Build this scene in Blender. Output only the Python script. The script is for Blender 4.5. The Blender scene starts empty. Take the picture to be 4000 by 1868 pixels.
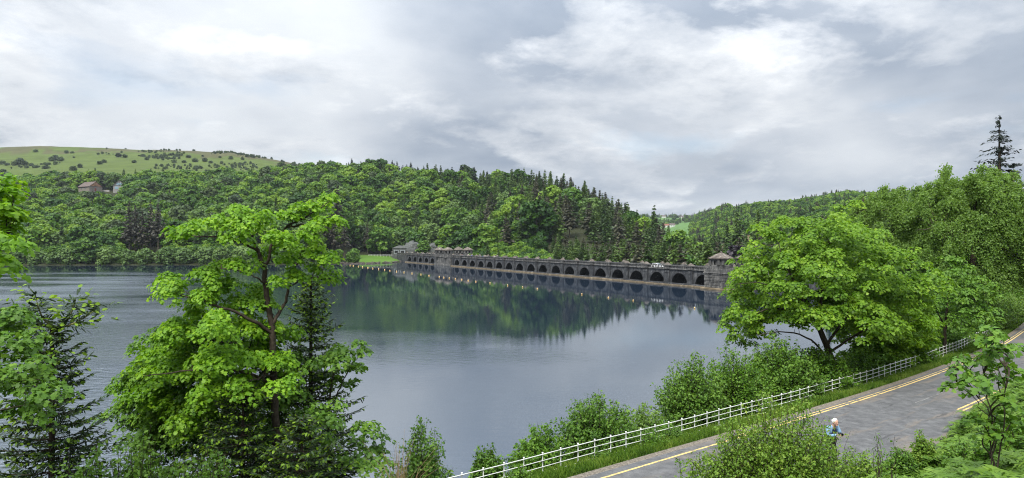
import bpy, bmesh, math
import numpy as np
from mathutils import Vector, Matrix
R = math.radians
scene = bpy.context.scene
C = scene.collection

# ------------------------------------------------------------------ camera
CAMZ = 13.0
cam_d = bpy.data.cameras.new('camera')
cam_d.sensor_width = 36.0
cam_d.lens = 24.0
cam_d.clip_start = 0.1
cam_d.clip_end = 12000
cam = bpy.data.objects.new('camera', cam_d)
C.objects.link(cam)
cam.location = (0, 0, CAMZ)
cam.rotation_euler = (R(90.258), 0, 0)
scene.camera = cam
FPX = 2666.7          # focal length in photo pixels
HOR = 946.0           # horizon row

# ------------------------------------------------------------------ world, sun, exposure
SUN_EL, SUN_AZ = R(52), R(205)       # azimuth clockwise from +Y (behind, left of the viewer)
w = bpy.data.worlds.new('World'); scene.world = w; w.use_nodes = True
nt = w.node_tree; nt.nodes.clear()
def N(t, **k):
    n = nt.nodes.new(t)
    for a, v in k.items(): setattr(n, a, v)
    return n
L = nt.links.new
out = N('ShaderNodeOutputWorld'); bg = N('ShaderNodeBackground'); L(bg.outputs[0], out.inputs[0])
sky = N('ShaderNodeTexSky', sky_type='NISHITA'); sky.sun_disc = False
sky.sun_elevation = SUN_EL; sky.sun_rotation = SUN_AZ
skys = N('ShaderNodeVectorMath', operation='SCALE'); L(sky.outputs[0], skys.inputs[0]); skys.inputs[3].default_value = 0.05
tc = N('ShaderNodeTexCoord'); sep = N('ShaderNodeSeparateXYZ'); L(tc.outputs['Generated'], sep.inputs[0])
zc = N('ShaderNodeMath', operation='MAXIMUM'); L(sep.outputs[2], zc.inputs[0]); zc.inputs[1].default_value = 0.0
zp = N('ShaderNodeMath', operation='ADD'); L(zc.outputs[0], zp.inputs[0]); zp.inputs[1].default_value = 0.24
dx = N('ShaderNodeMath', operation='DIVIDE'); L(sep.outputs[0], dx.inputs[0]); L(zp.outputs[0], dx.inputs[1])
dy = N('ShaderNodeMath', operation='DIVIDE'); L(sep.outputs[1], dy.inputs[0]); L(zp.outputs[0], dy.inputs[1])
cv = N('ShaderNodeCombineXYZ'); L(dx.outputs[0], cv.inputs[0]); L(dy.outputs[0], cv.inputs[1]); cv.inputs[2].default_value = 0.37
def wnoise(scale, detail, rough, off, dist=0.0):
    m = N('ShaderNodeMapping'); m.inputs['Location'].default_value = off; L(cv.outputs[0], m.inputs[0])
    n = N('ShaderNodeTexNoise'); n.inputs['Scale'].default_value = scale; n.inputs['Detail'].default_value = detail
    n.inputs['Roughness'].default_value = rough; n.inputs['Distortion'].default_value = dist
    L(m.outputs[0], n.inputs['Vector']); return n.outputs[0]
def wramp(src, stops):
    r = N('ShaderNodeValToRGB'); e = r.color_ramp.elements
    while len(e) < len(stops): e.new(0.5)
    for i, (p, c) in enumerate(stops):
        e[i].position = p; e[i].color = (*c, 1) if len(c) == 3 else c
    L(src, r.inputs[0]); return r.outputs[0]
n1 = wnoise(0.8, 8, 0.52, (3.1, 1.7, 0), 0.1)
n2 = wnoise(2.3, 13, 0.63, (7.3, 4.2, 0), 0.1)
n3 = wnoise(1.7, 13, 0.60, (4.9, 2.1, 0), 0.15)
base = wramp(n1, [(0.36, (0.115, 0.137, 0.170)), (0.47, (0.178, 0.197, 0.224)), (0.56, (0.235, 0.25, 0.27)), (0.68, (0.285, 0.298, 0.312))])
puff = wramp(n3, [(0.46, (0, 0, 0)), (0.53, (0.5, 0.5, 0.5)), (0.66, (1, 1, 1))])
lit = wramp(n2, [(0.38, (0.175, 0.192, 0.215)), (0.47, (0.245, 0.258, 0.275)), (0.55, (0.29, 0.30, 0.312)), (0.66, (0.37, 0.377, 0.385))])
m1 = N('ShaderNodeMix', data_type='RGBA'); L(puff, m1.inputs[0]); L(base, m1.inputs[6]); L(lit, m1.inputs[7])
n4 = wnoise(0.85, 9, 0.55, (14.6, 3.3, 0), 0.3)
gap = wramp(n4, [(0.575, (0, 0, 0)), (0.68, (0.5, 0.5, 0.5))])
mx = N('ShaderNodeMix', data_type='RGBA'); L(gap, mx.inputs[0]); L(m1.outputs[2], mx.inputs[6]); L(skys.outputs[0], mx.inputs[7])
# an overcast sky grows brighter towards the zenith (CIE overcast law)
zpw = N('ShaderNodeMath', operation='POWER'); L(zc.outputs[0], zpw.inputs[0]); zpw.inputs[1].default_value = 2.0
cie = N('ShaderNodeMath', operation='MULTIPLY_ADD'); L(zpw.outputs[0], cie.inputs[0]); cie.inputs[1].default_value = 3.4; cie.inputs[2].default_value = 0.92
fin = N('ShaderNodeVectorMath', operation='SCALE'); L(mx.outputs[2], fin.inputs[0]); L(cie.outputs[0], fin.inputs[3])
L(fin.outputs[0], bg.inputs[0]); bg.inputs[1].default_value = 1.0

sun_d = bpy.data.lights.new('sun', 'SUN'); sun_d.energy = 1.5; sun_d.angle = R(14); sun_d.color = (1.0, 0.96, 0.88)
sun = bpy.data.objects.new('sun', sun_d); C.objects.link(sun)
sdir = Vector((math.sin(SUN_AZ) * math.cos(SUN_EL), math.cos(SUN_AZ) * math.cos(SUN_EL), math.sin(SUN_EL)))
sun.rotation_euler = (-sdir).to_track_quat('-Z', 'Y').to_euler()
sun.location = sdir * 300

vs = scene.view_settings
vs.view_transform = 'Standard'; vs.look = 'None'; vs.exposure = 1.56; vs.gamma = 1.0; vs.use_curve_mapping = False
cy = scene.cycles
cy.max_bounces = 8; cy.diffuse_bounces = 4; cy.filter_width = 1.1; cy.glossy_bounces = 3; cy.transmission_bounces = 4; cy.transparent_max_bounces = 6
cy.volume_bounces = 0; cy.use_denoising = True; cy.denoiser = 'OPENIMAGEDENOISE'; cy.denoising_prefilter = 'NONE'; cy.denoising_input_passes = 'RGB_ALBEDO_NORMAL'
cy.sample_clamp_indirect = 4.0; cy.caustics_reflective = False; cy.caustics_refractive = False

# ------------------------------------------------------------------ helpers
def tag(o, label=None, cat=None, group=None, kind=None):
    if label: o['label'] = label
    if cat: o['category'] = cat
    if group: o['group'] = group
    if kind: o['kind'] = kind
    return o
def link(name, data, parent=None, loc=(0, 0, 0), rotz=0.0):
    o = bpy.data.objects.new(name, data); C.objects.link(o)
    o.location = loc; o.rotation_euler = (0, 0, rotz)
    if parent is not None: o.parent = parent
    return o
def empty(name, loc=(0, 0, 0), rotz=0.0):
    o = link(name, None, None, loc, rotz); o.empty_display_size = 0.2
    return o
def at(x, y, Y):
    return np.array([(x - 2000.0) / FPX * Y, Y, CAMZ + (HOR - y) / FPX * Y])

class MB:
    def __init__(s): s.V = []; s.L = []; s.T = []; s.M = []; s.A = []; s.n = 0
    def add(s, V, F, tone=0.5, mat=0):
        V = np.asarray(V, float).reshape(-1, 3); F = np.asarray(F, int)
        s.V.append(V); s.L.append((F + s.n).ravel()); s.T.append(np.full(len(F), F.shape[1])); s.M.append(np.full(len(F), mat))
        s.A.append(np.broadcast_to(np.asarray(tone, float), (len(V),)).copy()); s.n += len(V)
    def box(s, x0, x1, y0, y1, z0, z1, mat=0, tone=0.5, taper=0.0, jit=None):
        V = np.array([[x0, y0, z0], [x1, y0, z0], [x1, y1, z0], [x0, y1, z0], [x0, y0, z1], [x1, y0, z1], [x1, y1, z1], [x0, y1, z1]], float)
        if taper:
            c = np.array([(x0 + x1) / 2, (y0 + y1) / 2]); V[4:, :2] = c + (V[4:, :2] - c) * (1 - taper)
        if jit is not None: V += jit
        s.add(V, [[0, 3, 2, 1], [4, 5, 6, 7], [0, 1, 5, 4], [1, 2, 6, 5], [2, 3, 7, 6], [3, 0, 4, 7]], tone, mat)
    def bbox(s, x0, x1, y0, y1, z0, z1, b=0.03, mat=0, tone=0.5):
        """box with chamfered vertical and top edges"""
        o = np.array([[x0 + b, y0], [x1 - b, y0], [x1, y0 + b], [x1, y1 - b], [x1 - b, y1], [x0 + b, y1], [x0, y1 - b], [x0, y0 + b]])
        c = np.array([(x0 + x1) / 2, (y0 + y1) / 2]); k = 1 - 2 * b / min(x1 - x0, y1 - y0)
        s.rings([(o, z0), (o, z1 - b), (c + (o - c) * k, z1)], mat, tone)
    def rings(s, rs, mat=0, tone=0.5, caps=True):
        """stack of same-length horizontal outlines [(pts2d, z)]"""
        m = len(rs[0][0]); V = np.concatenate([np.c_[p, np.full(m, z)] for p, z in rs])
        F = []
        for i in range(len(rs) - 1):
            for j in range(m):
                k = (j + 1) % m; F.append([i * m + j, i * m + k, (i + 1) * m + k, (i + 1) * m + j])
        s.add(V, F, tone, mat)
        if caps:
            n0 = s.n - len(V)
            for ids in (list(range(m))[::-1], list(range((len(rs) - 1) * m, len(rs) * m))):
                s.L.append(np.array(ids) + n0); s.T.append(np.array([m])); s.M.append(np.array([mat]))
    def tube(s, P, r, n=6, mat=0, tone=0.5):
        P = np.asarray(P, float); r = np.broadcast_to(np.asarray(r, float), (len(P),))
        T = np.gradient(P, axis=0); T /= np.linalg.norm(T, axis=1)[:, None] + 1e-9
        up = np.array([0.31, 0.17, 1.0]) if abs(T[0][2]) < 0.85 else np.array([1.0, 0.2, 0.1])
        A = np.cross(T, up); A /= np.linalg.norm(A, axis=1)[:, None] + 1e-9; B = np.cross(T, A)
        a = np.linspace(0, 2 * np.pi, n, endpoint=False)
        V = P[:, None] + r[:, None, None] * (np.cos(a)[None, :, None] * A[:, None] + np.sin(a)[None, :, None] * B[:, None])
        m = len(P); i, j = np.meshgrid(np.arange(m - 1), np.arange(n), indexing='ij'); k = (j + 1) % n
        F = np.stack([i * n + j, i * n + k, (i + 1) * n + k, (i + 1) * n + j], -1).reshape(-1, 4)
        s.add(V.reshape(-1, 3), F, tone, mat)
    def leaves(s, P, Nrm, Tip, size, tv, tf, tone, mat=0):
        """one flat leaf (outline tv, faces tf) at each point P, facing Nrm, tip along Tip"""
        if len(P) == 0: return
        Nrm = Nrm / (np.linalg.norm(Nrm, axis=1)[:, None] + 1e-9)
        T = Tip - Nrm * np.sum(Tip * Nrm, 1)[:, None]; T /= np.linalg.norm(T, axis=1)[:, None] + 1e-9
        B = np.cross(Nrm, T); tv = np.asarray(tv, float)
        V = P[:, None] + size[:, None, None] * (tv[None, :, 0, None] * T[:, None] + tv[None, :, 1, None] * B[:, None] + tv[None, :, 2, None] * Nrm[:, None])
        m = len(tv); tf = np.asarray(tf)
        F = (tf[None] + (np.arange(len(P)) * m)[:, None, None]).reshape(-1, tf.shape[1])
        s.add(V.reshape(-1, 3), F, np.repeat(tone, m), mat)
    def build(s, name, mats, smooth=False):
        me = bpy.data.meshes.new(name)
        V = np.concatenate(s.V); lp = np.concatenate(s.L); t = np.concatenate(s.T); mi = np.concatenate(s.M)
        me.vertices.add(len(V)); me.vertices.foreach_set('co', V.astype('f').ravel())
        me.loops.add(len(lp)); me.loops.foreach_set('vertex_index', lp.astype('i'))
        me.polygons.add(len(t)); me.polygons.foreach_set('loop_start', np.r_[0, np.cumsum(t)[:-1]].astype('i'))
        me.polygons.foreach_set('material_index', mi.astype('i'))
        me.polygons.foreach_set('use_smooth', np.full(len(t), smooth))
        a = me.attributes.new('tone', 'FLOAT', 'POINT'); a.data.foreach_set('value', np.concatenate(s.A).astype('f'))
        for m in (mats if isinstance(mats, (list, tuple)) else [mats]): me.materials.append(m)
        me.update(calc_edges=True)
        return me
LEAF_SYC = ([(0, 0, 0), (.18, -.5, .04), (.48, -.24, 0), (.72, -.4, -.04), (1, 0, -.12), (.72, .4, -.04), (.48, .24, 0), (.18, .5, .04)], [[0, 1, 2, 3, 4, 5, 6, 7]])
LEAF_OVAL = ([(0, 0, 0), (.42, -.38, .06), (1, 0, -.1), (.42, .38, .06)], [[0, 1, 2, 3]])
LEAF_CLUMP = ([(-.5, -.35, 0), (.1, -.55, .12), (.6, -.05, -.05), (.2, .5, .1), (-.45, .4, -.08)], [[0, 1, 2, 3, 4]])
LEAF_BLADE = ([(0, -.09, 0), (.55, -.13, .02), (1, 0, 0), (.55, .13, .02), (0, .09, 0)], [[0, 1, 2, 3, 4]])
rngs = lambda k: np.random.default_rng(k)
def unit(v): return v / (np.linalg.norm(v, axis=-1, keepdims=True) + 1e-9)
def vnoise(x, y, seed=0):
    """smooth value noise, vectorised"""
    xi = np.floor(x).astype(np.int64); yi = np.floor(y).astype(np.int64); fx = x - xi; fy = y - yi
    fx = fx * fx * (3 - 2 * fx); fy = fy * fy * (3 - 2 * fy)
    def h(a, b):
        n = (a * 374761393 + b * 668265263 + seed * 69069) & 0x7fffffff
        n = ((n ^ (n >> 13)) * 1274126177) & 0x7fffffff
        return ((n ^ (n >> 16)) & 0xffff) / 65535.0
    return (h(xi, yi) * (1 - fx) + h(xi + 1, yi) * fx) * (1 - fy) + (h(xi, yi + 1) * (1 - fx) + h(xi + 1, yi + 1) * fx) * fy
def fbm(x, y, seed=0, o=4):
    r = 0; a = .5
    for i in range(o): r = r + a * (vnoise(x * 2 ** i, y * 2 ** i, seed + i) - .5); a *= .5
    return r

# ------------------------------------------------------------------ materials
def mat_new(name):
    m = bpy.data.materials.new(name); m.use_nodes = True; m.node_tree.nodes.clear(); return m
class NT:
    def __init__(s, m): s.t = m.node_tree
    def n(s, t, **k):
        q = s.t.nodes.new(t)
        for a, v in k.items():
            if a.startswith('i_'):
                q.inputs[a[2:]].default_value = v
            else: setattr(q, a, v)
        return q
    def l(s, a, b): s.t.links.new(a, b)
    def ramp(s, src, stops, interp='LINEAR'):
        r = s.n('ShaderNodeValToRGB'); e = r.color_ramp.elements; r.color_ramp.interpolation = interp
        while len(e) < len(stops): e.new(.5)
        for i, (p, c) in enumerate(stops): e[i].position = p; e[i].color = (*c, 1) if len(c) == 3 else c
        s.l(src, r.inputs[0]); return r.outputs[0]
    def math(s, op, a, b=None, c=None):
        m = s.n('ShaderNodeMath', operation=op)
        for i, v in enumerate((a, b, c)):
            if v is None: continue
            if hasattr(v, 'is_linked'): s.l(v, m.inputs[i])
            else: m.inputs[i].default_value = v
        return m.outputs[0]
    def noise(s, vec, scale, detail=4, rough=.55, dist=0.0):
        q = s.n('ShaderNodeTexNoise'); q.inputs['Scale'].default_value = scale; q.inputs['Detail'].default_value = detail
        q.inputs['Roughness'].default_value = rough; q.inputs['Distortion'].default_value = dist
        if vec is not None: s.l(vec, q.inputs['Vector'])
        return q.outputs[0]
    def mix(s, f, a, b, blend='MIX'):
        m = s.n('ShaderNodeMix', data_type='RGBA', blend_type=blend)
        for i, v in ((0, f), (6, a), (7, b)):
            if hasattr(v, 'is_linked'): s.l(v, m.inputs[i])
            else: m.inputs[i].default_value = (v if i == 0 else (*v, 1))
        return m.outputs[2]
    def out(s, sh):
        o = s.n('ShaderNodeOutputMaterial'); s.l(sh, o.inputs[0])
    def bump(s, h, strength=.3, dist=.05):
        b = s.n('ShaderNodeBump'); b.inputs['Strength'].default_value = strength; b.inputs['Distance'].default_value = dist
        s.l(h, b.inputs['Height']); return b.outputs[0]
def leaf_mat(name, dark, mid, light, transl=.32, var=.35, rough=.5, spec=.3, tcol=1.25):
    m = mat_new(name); t = NT(m)
    a = t.n('ShaderNodeAttribute', attribute_name='tone'); oi = t.n('ShaderNodeObjectInfo')
    v = t.math('MULTIPLY_ADD', t.math('SUBTRACT', oi.outputs['Random'], .5), var, a.outputs['Fac'])
    col = t.ramp(v, [(.05, dark), (.5, mid), (.95, light)])
    p = t.n('ShaderNodeBsdfPrincipled'); t.l(col, p.inputs['Base Color']); p.inputs['Roughness'].default_value = rough
    p.inputs['Specular IOR Level'].default_value = spec
    if transl > 0:
        tr = t.n('ShaderNodeBsdfTranslucent')
        tc_ = t.mix(1.0, col, (tcol * 1.1, tcol * 1.05, tcol * .55), 'MULTIPLY'); t.l(tc_, tr.inputs[0])
        mxs = t.n('ShaderNodeMixShader'); mxs.inputs[0].default_value = transl
        t.l(p.outputs[0], mxs.inputs[1]); t.l(tr.outputs[0], mxs.inputs[2]); t.out(mxs.outputs[0])
    else: t.out(p.outputs[0])
    return m
def simple(name, col, rough=.6, spec=.3, metal=0.0, nscale=None, namt=.3, bump=0.0, tonevar=0.0):
    m = mat_new(name); t = NT(m); p = t.n('ShaderNodeBsdfPrincipled')
    p.inputs['Roughness'].default_value = rough; p.inputs['Specular IOR Level'].default_value = spec; p.inputs['Metallic'].default_value = metal
    c = None
    if nscale:
        tcn = t.n('ShaderNodeTexCoord'); nz = t.noise(tcn.outputs['Object'], nscale, 6, .6)
        c = t.ramp(nz, [(.3, tuple(v * (1 - namt) for v in col)), (.7, tuple(min(1, v * (1 + namt)) for v in col))])
        if bump: t.l(t.bump(nz, bump, .03), p.inputs['Normal'])
    if tonevar:
        a = t.n('ShaderNodeAttribute', attribute_name='tone')
        f = t.math('MULTIPLY_ADD', t.math('SUBTRACT', a.outputs['Fac'], .5), tonevar, 1.0)
        if c is None:
            rgb = t.n('ShaderNodeRGB'); rgb.outputs[0].default_value = (*col, 1); c = rgb.outputs[0]
        sc = t.n('ShaderNodeVectorMath', operation='SCALE'); t.l(c, sc.inputs[0]); t.l(f, sc.inputs[3]); c = sc.outputs[0]
    if c is None: p.inputs['Base Color'].default_value = (*col, 1)
    else: t.l(c, p.inputs['Base Color'])
    t.out(p.outputs[0]); return m

M = {}
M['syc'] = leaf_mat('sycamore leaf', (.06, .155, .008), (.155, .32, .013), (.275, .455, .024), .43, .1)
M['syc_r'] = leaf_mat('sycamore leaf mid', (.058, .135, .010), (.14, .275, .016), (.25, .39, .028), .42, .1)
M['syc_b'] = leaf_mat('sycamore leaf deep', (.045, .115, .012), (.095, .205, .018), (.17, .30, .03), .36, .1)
M['hazel'] = leaf_mat('hazel leaf', (.045, .11, .014), (.09, .19, .022), (.16, .28, .035), .34, .12)
M['birch'] = leaf_mat('birch leaf', (.065, .135, .014), (.145, .265, .03), (.27, .37, .06), .4, .1)
M['willow'] = leaf_mat('willow leaf', (.085, .165, .034), (.16, .27, .056), (.235, .36, .085), .48, .1)
M['needle'] = leaf_mat('dark needles', (.014, .03, .013), (.028, .055, .02), (.06, .09, .028), .12, .1, .55, .2)
M['tip'] = leaf_mat('new shoots', (.10, .20, .015), (.18, .31, .02), (.27, .42, .04), .4, .1)
M['far_broad'] = leaf_mat('woodland leaf', (.022, .066, .008), (.075, .17, .014), (.18, .29, .026), .36, .9)
M['far_pale'] = leaf_mat('shore willow leaf', (.05, .10, .024), (.095, .17, .04), (.155, .24, .06), .3, .4)
M['far_con'] = leaf_mat('woodland needles', (.03, .064, .016), (.072, .128, .028), (.12, .19, .042), .25, .8)
M['far_brown'] = leaf_mat('brownish needles', (.032, .034, .02), (.062, .062, .034), (.095, .098, .05), .1, .5)
M['far_pine'] = leaf_mat('grey-brown pine needles', (.03, .03, .022), (.062, .058, .042), (.10, .092, .065), .1, .4)
M['far_dark'] = leaf_mat('dark needles far', (.010, .017, .012), (.02, .032, .02), (.035, .055, .03), .05, .5)
M['far_purple'] = leaf_mat('copper leaf', (.014, .012, .018), (.026, .02, .028), (.045, .035, .045), .1, .2)
M['far_blue'] = leaf_mat('hill tree leaf', (.03, .055, .02), (.055, .09, .03), (.095, .14, .045), .25, .6)
M['fern'] = leaf_mat('bracken frond', (.06, .13, .014), (.12, .225, .025), (.20, .31, .045), .36, .1)
M['grass'] = leaf_mat('grass blade', (.05, .11, .014), (.10, .19, .022), (.19, .27, .045), .3, .1)
M['bark'] = simple('bark', (.05, .04, .03), .9, .1, nscale=9, namt=.5, bump=.5)
M['bark_g'] = simple('grey bark', (.10, .085, .065), .9, .1, nscale=7, namt=.5, bump=.5)
M['twig'] = simple('dry stems', (.28, .2, .11), .8, .2, nscale=5)
M['white'] = simple('white rail paint', (.60, .61, .58), .5, .4, nscale=2.5, namt=.22)
def stone_mat(name, c0, c1, c2, streak=1.0, bump=.6):
    m = mat_new(name); t = NT(m); tcn = t.n('ShaderNodeTexCoord'); geo = t.n('ShaderNodeNewGeometry')
    mp = t.n('ShaderNodeMapping'); t.l(geo.outputs['Position'], mp.inputs[0]); mp.inputs['Scale'].default_value = (1, 1, .22)
    a = t.noise(geo.outputs['Position'], .55, 8, .65); b = t.noise(mp.outputs[0], 1.6, 6, .65)
    col = t.ramp(t.math('MULTIPLY_ADD', b, .55 * streak, t.math('MULTIPLY', a, .55)), [(.38, c0), (.55, c1), (.72, c2)])
    lich = t.ramp(t.noise(geo.outputs['Position'], 2.7, 8, .7), [(.60, (0, 0, 0)), (.70, (1, 1, 1))])
    col = t.mix(t.math('MULTIPLY', lich, .55), col, (.42, .42, .38))
    at_ = t.n('ShaderNodeAttribute', attribute_name='tone')
    f = t.math('MULTIPLY_ADD', t.math('SUBTRACT', at_.outputs['Fac'], .5), .8, 1.0)
    sc = t.n('ShaderNodeVectorMath', operation='SCALE'); t.l(col, sc.inputs[0]); t.l(f, sc.inputs[3])
    p = t.n('ShaderNodeBsdfPrincipled'); t.l(sc.outputs[0], p.inputs['Base Color']); p.inputs['Roughness'].default_value = .85
    p.inputs['Specular IOR Level'].default_value = .2
    t.l(t.bump(t.noise(geo.outputs['Position'], 4, 8, .7), bump, .12), p.inputs['Normal'])
    t.out(p.outputs[0]); return m
M['stone'] = stone_mat('weathered dark masonry', (.014, .015, .018), (.046, .049, .054), (.12, .122, .125))
M['stone_l'] = stone_mat('parapet stone', (.030, .030, .031), (.085, .084, .082), (.22, .215, .20))
M['ledge'] = stone_mat('bleached wet ledge', (.14, .11, .07), (.36, .29, .20), (.52, .44, .33), .4)
M['roofstone'] = stone_mat('turret roof stone', (.045, .038, .034), (.12, .10, .085), (.27, .25, .21))
M['rock'] = stone_mat('grey rock face', (.08, .085, .08), (.25, .255, .25), (.46, .46, .45), .3, 1.0)
M['boulder'] = stone_mat('shore stone', (.07, .06, .05), (.20, .175, .15), (.36, .32, .28), .2)
M['void'] = stone_mat('shade-dark recess stone', (.006, .007, .007), (.014, .015, .015), (.035, .035, .033))  # near-black: shade inside recesses and openings put into the colour

# ------------------------------------------------------------------ land form
S = 10.5
K0 = np.array([-29.34, 364.5]); DD = np.array([4.676, -9.401]) / S; DN = np.array([DD[1], -DD[0]])   # along the dam, towards the lake
ROAD = np.array([[-60, -28], [-24, 1.6], [3.08, 22.95], [7.32, 26.3], [10.7, 28.8], [17.6, 34.1], [27.1, 42.3], [33.0, 47.6], [44.6, 59.5], [60, 77], [72, 100], [79, 130], [80, 160]], float)
def smooth_poly(P, n=14):
    t = np.r_[0, np.cumsum(np.linalg.norm(np.diff(P, axis=0), axis=1))]
    u = np.linspace(0, t[-1], len(P) * n); Q = np.c_[np.interp(u, t, P[:, 0]), np.interp(u, t, P[:, 1])]
    k = np.ones(15) / 15; E = np.pad(Q, ((7, 7), (0, 0)), 'edge')
    E[:7] = Q[0] + (Q[0] - Q[1]) * np.arange(7, 0, -1)[:, None]; E[-7:] = Q[-1] + (Q[-1] - Q[-2]) * np.arange(1, 8)[:, None]
    return np.c_[np.convolve(E[:, 0], k, 'valid'), np.convolve(E[:, 1], k, 'valid')]
RD = smooth_poly(ROAD)
RT = unit(np.gradient(RD, axis=0)); RN = np.c_[RT[:, 1], -RT[:, 0]]      # RN points towards the viewer's bank
def road_e(X, Y):
    """signed distance from the far kerb line, positive on the viewer's side"""
    X = np.asarray(X, float); Y = np.asarray(Y, float); sh = X.shape; P = np.c_[X.ravel(), Y.ravel()]
    e = np.empty(len(P)); ii = np.empty(len(P), int)
    for a in range(0, len(P), 20000):
        d = ((P[a:a + 20000, None] - RD[None]) ** 2).sum(-1); i = d.argmin(1)
        e[a:a + 20000] = ((P[a:a + 20000] - RD[i]) * RN[i]).sum(1); ii[a:a + 20000] = i
    return e.reshape(sh), ii.reshape(sh)
ROADZ = 5.1
def asphalt_w(i): return np.interp(RD[i, 0], [11, 15, 19], [6.2, 5.0, 4.3])
TX = np.array([-3000, -1500, 0, 200, 600, 900, 1100, 1300, 1450, 1700, 1900, 2000, 2150, 2300, 2450, 2620, 2700, 2800, 2900, 3100, 3300, 3700, 5500, 8000], float)
TP = np.array([
 [760,60,1000,100,1500,200,2600,190],[760,60,1000,110,1500,215,2600,200],[760,68,1000,118,1500,220,2600,200],[760,69,1000,118,1500,223,2600,200],
 [760,72,1000,118,1500,218,2600,200],[755,75,1000,112,1500,208,2600,190],[750,80,1000,108,1500,188,2600,170],[740,83,1000,98,1500,168,2600,150],
 [730,84,950,70,1500,145,2600,130],[700,75,950,50,1500,110,2600,110],[670,67,950,35,1500,80,2600,100],[650,64,950,30,1600,75,2600,100],
 [600,57,900,20,1700,70,2600,100],[550,41,900,3,1900,70,2600,105],[500,20,900,-10,1700,45,2500,106],[440,1,850,-14,1400,22,2500,102],
 [420,-4,750,2,1000,24,2500,98],[400,-4,700,12,1000,42,1500,80],[380,-2,650,20,1000,54,1500,84],[350,2,650,30,1000,62,1500,90],
 [330,4,600,35,1000,74,1500,122],[300,5,600,35,1000,72,1500,120],[300,8,600,36,1000,70,1500,118],[300,8,600,36,1000,70,1500,118]], float)
def shoreY(x):
    base = np.interp(x, [-1000, 0, 600, 1000, 1300, 1450, 1530, 1570], [330, 378, 385, 392, 402, 412, 428, 452])
    u = np.clip(x - 2000, -430, 1243); k = (u + 214.66) / (34.215 + .02579 * u)
    dam = 364.5 * (1 - .02579 * k) + 7
    return np.where(x > 1570, dam, base)
def H(X, Y):
    X = np.asarray(X, float); Y = np.asarray(Y, float)
    e, i = road_e(X, Y); aw = asphalt_w(i)
    hn = np.interp(e, [-60, -22, -10, -6, -2.4, -1.0], [-14, -4, -.1, 2.6, 4.62, 5.0])
    rise = np.clip(e - aw - .5, 0, None)
    bank = ROADZ - .1 + np.interp(rise, [0, 1.6, 10, 70], [0, 1.5, 6.4, 13])
    hn = np.where(e > aw + .5, bank, np.where(e > -1.0, np.minimum(5.0, ROADZ - .1), hn))
    hn = hn + np.where((e < -2) | (e > aw + 1), .5 * fbm(X * .35, Y * .35, 5), 0)
    Ys = np.maximum(Y, 1.0); x = np.clip(2000 + X / Ys * FPX, -3000, 8000)
    sy = shoreY(x)
    P = np.stack([np.interp(x, TX, TP[:, j]) for j in range(8)], -1)
    tw = np.interp(x, [1340, 1390, 1800, 1900], [0, 50, 46, 0])
    yy = [sy, sy + 14 + tw, P[..., 0], P[..., 2], P[..., 4], P[..., 6]]
    z1 = np.where(x > 1570, np.interp(x, [1570, 1700, 1900, 2300, 2700, 3300], [4.2, 3.8, -3, -8, -5, 5]), np.interp(x, [1340, 1400], [2.4, 4.2]))
    zz = [np.where(x > 1570, z1, .1), z1, P[..., 1], P[..., 3], P[..., 5], P[..., 7]]
    hf = np.where(Y < sy, -.35 * (sy - Y) - .5, 0)
    for a in range(5):
        f = np.clip((Y - yy[a]) / np.maximum(yy[a + 1] - yy[a], 1), 0, 1)
        if a >= 1: f = f * f * (3 - 2 * f) * .35 + f * .65
        hf = np.where((Y >= yy[a]), zz[a] + (zz[a + 1] - zz[a]) * f, hf)
    amp = np.clip((Y - 450) / 300, 0, 1) * 14
    hf = hf + amp * fbm(X / 160, Y / 160, 21, 5)
    hf = np.maximum(hf, -12)
    return np.where(Y > 135, np.maximum(hf, hn if False else np.where(Y < 190, hn, -50)), hn)
def raycast(x, y, y0=380, y1=3200):
    Y = np.linspace(y0, y1, 2400); X = (x - 2000) / FPX * Y; Z = CAMZ + (HOR - y) / FPX * Y
    h = H(X, Y); b = np.nonzero(h >= Z)[0]
    if len(b) == 0: return None
    return X[b[0]], Y[b[0]], h[b[0]]
th = np.r_[np.linspace(-180, -46, 40), np.linspace(-45, 45, 420), np.linspace(46, 180, 40)]
rr = np.r_[np.geomspace(.8, 12, 16)[:-1], np.geomspace(12, 75, 110)[:-1], np.geomspace(75, 360, 40)[:-1], np.geomspace(360, 1600, 150)[:-1], np.geomspace(1600, 3600, 30)]
TH, RR = np.meshgrid(np.radians(th), rr)
GX, GY = RR * np.sin(TH), RR * np.cos(TH); GZ = H(GX, GY)
mb = MB(); nth, nr = len(th), len(rr)
i, j = np.meshgrid(np.arange(nr - 1), np.arange(nth - 1), indexing='ij')
mb.add(np.stack([GX, GY, GZ], -1).reshape(-1, 3), np.stack([i * nth + j, i * nth + j + 1, (i + 1) * nth + j + 1, (i + 1) * nth + j], -1).reshape(-1, 4))
# land cover colour: woodland floor, pasture, heather, bank turf
xpx = 2000 + GX / np.maximum(GY, 1) * FPX
col = np.zeros(GX.shape + (4,)); col[..., 3] = 1
def setc(mask, c): col[mask, :3] = c
setc(np.ones(GX.shape, bool), (.030, .034, .016))
open_hill = (GY > 800) & (xpx < 1450)
setc(open_hill, (.072, .100, .022))
heath = open_hill & ((GY + 420 * fbm(GX / 110, GY / 300, 8) > 1290) & (fbm(GX / 70, GY / 160, 3) > -.08))
setc(heath, (.072, .072, .030))
vall = (GY > 860) & (xpx >= 2380) & (xpx < 2790); setc(vall, (.085, .16, .045))
d2 = (GY > 1080) & (xpx >= 2740); setc(d2, (.125, .155, .045))
clr = (GY > 430) & (GY < 760) & (xpx > 2780) & (xpx < 3000); setc(clr, (.12, .095, .05))
setc((xpx > 1395) & (xpx < 1575) & (GY > 400) & (GY < 474), (.075, .145, .022))
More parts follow.
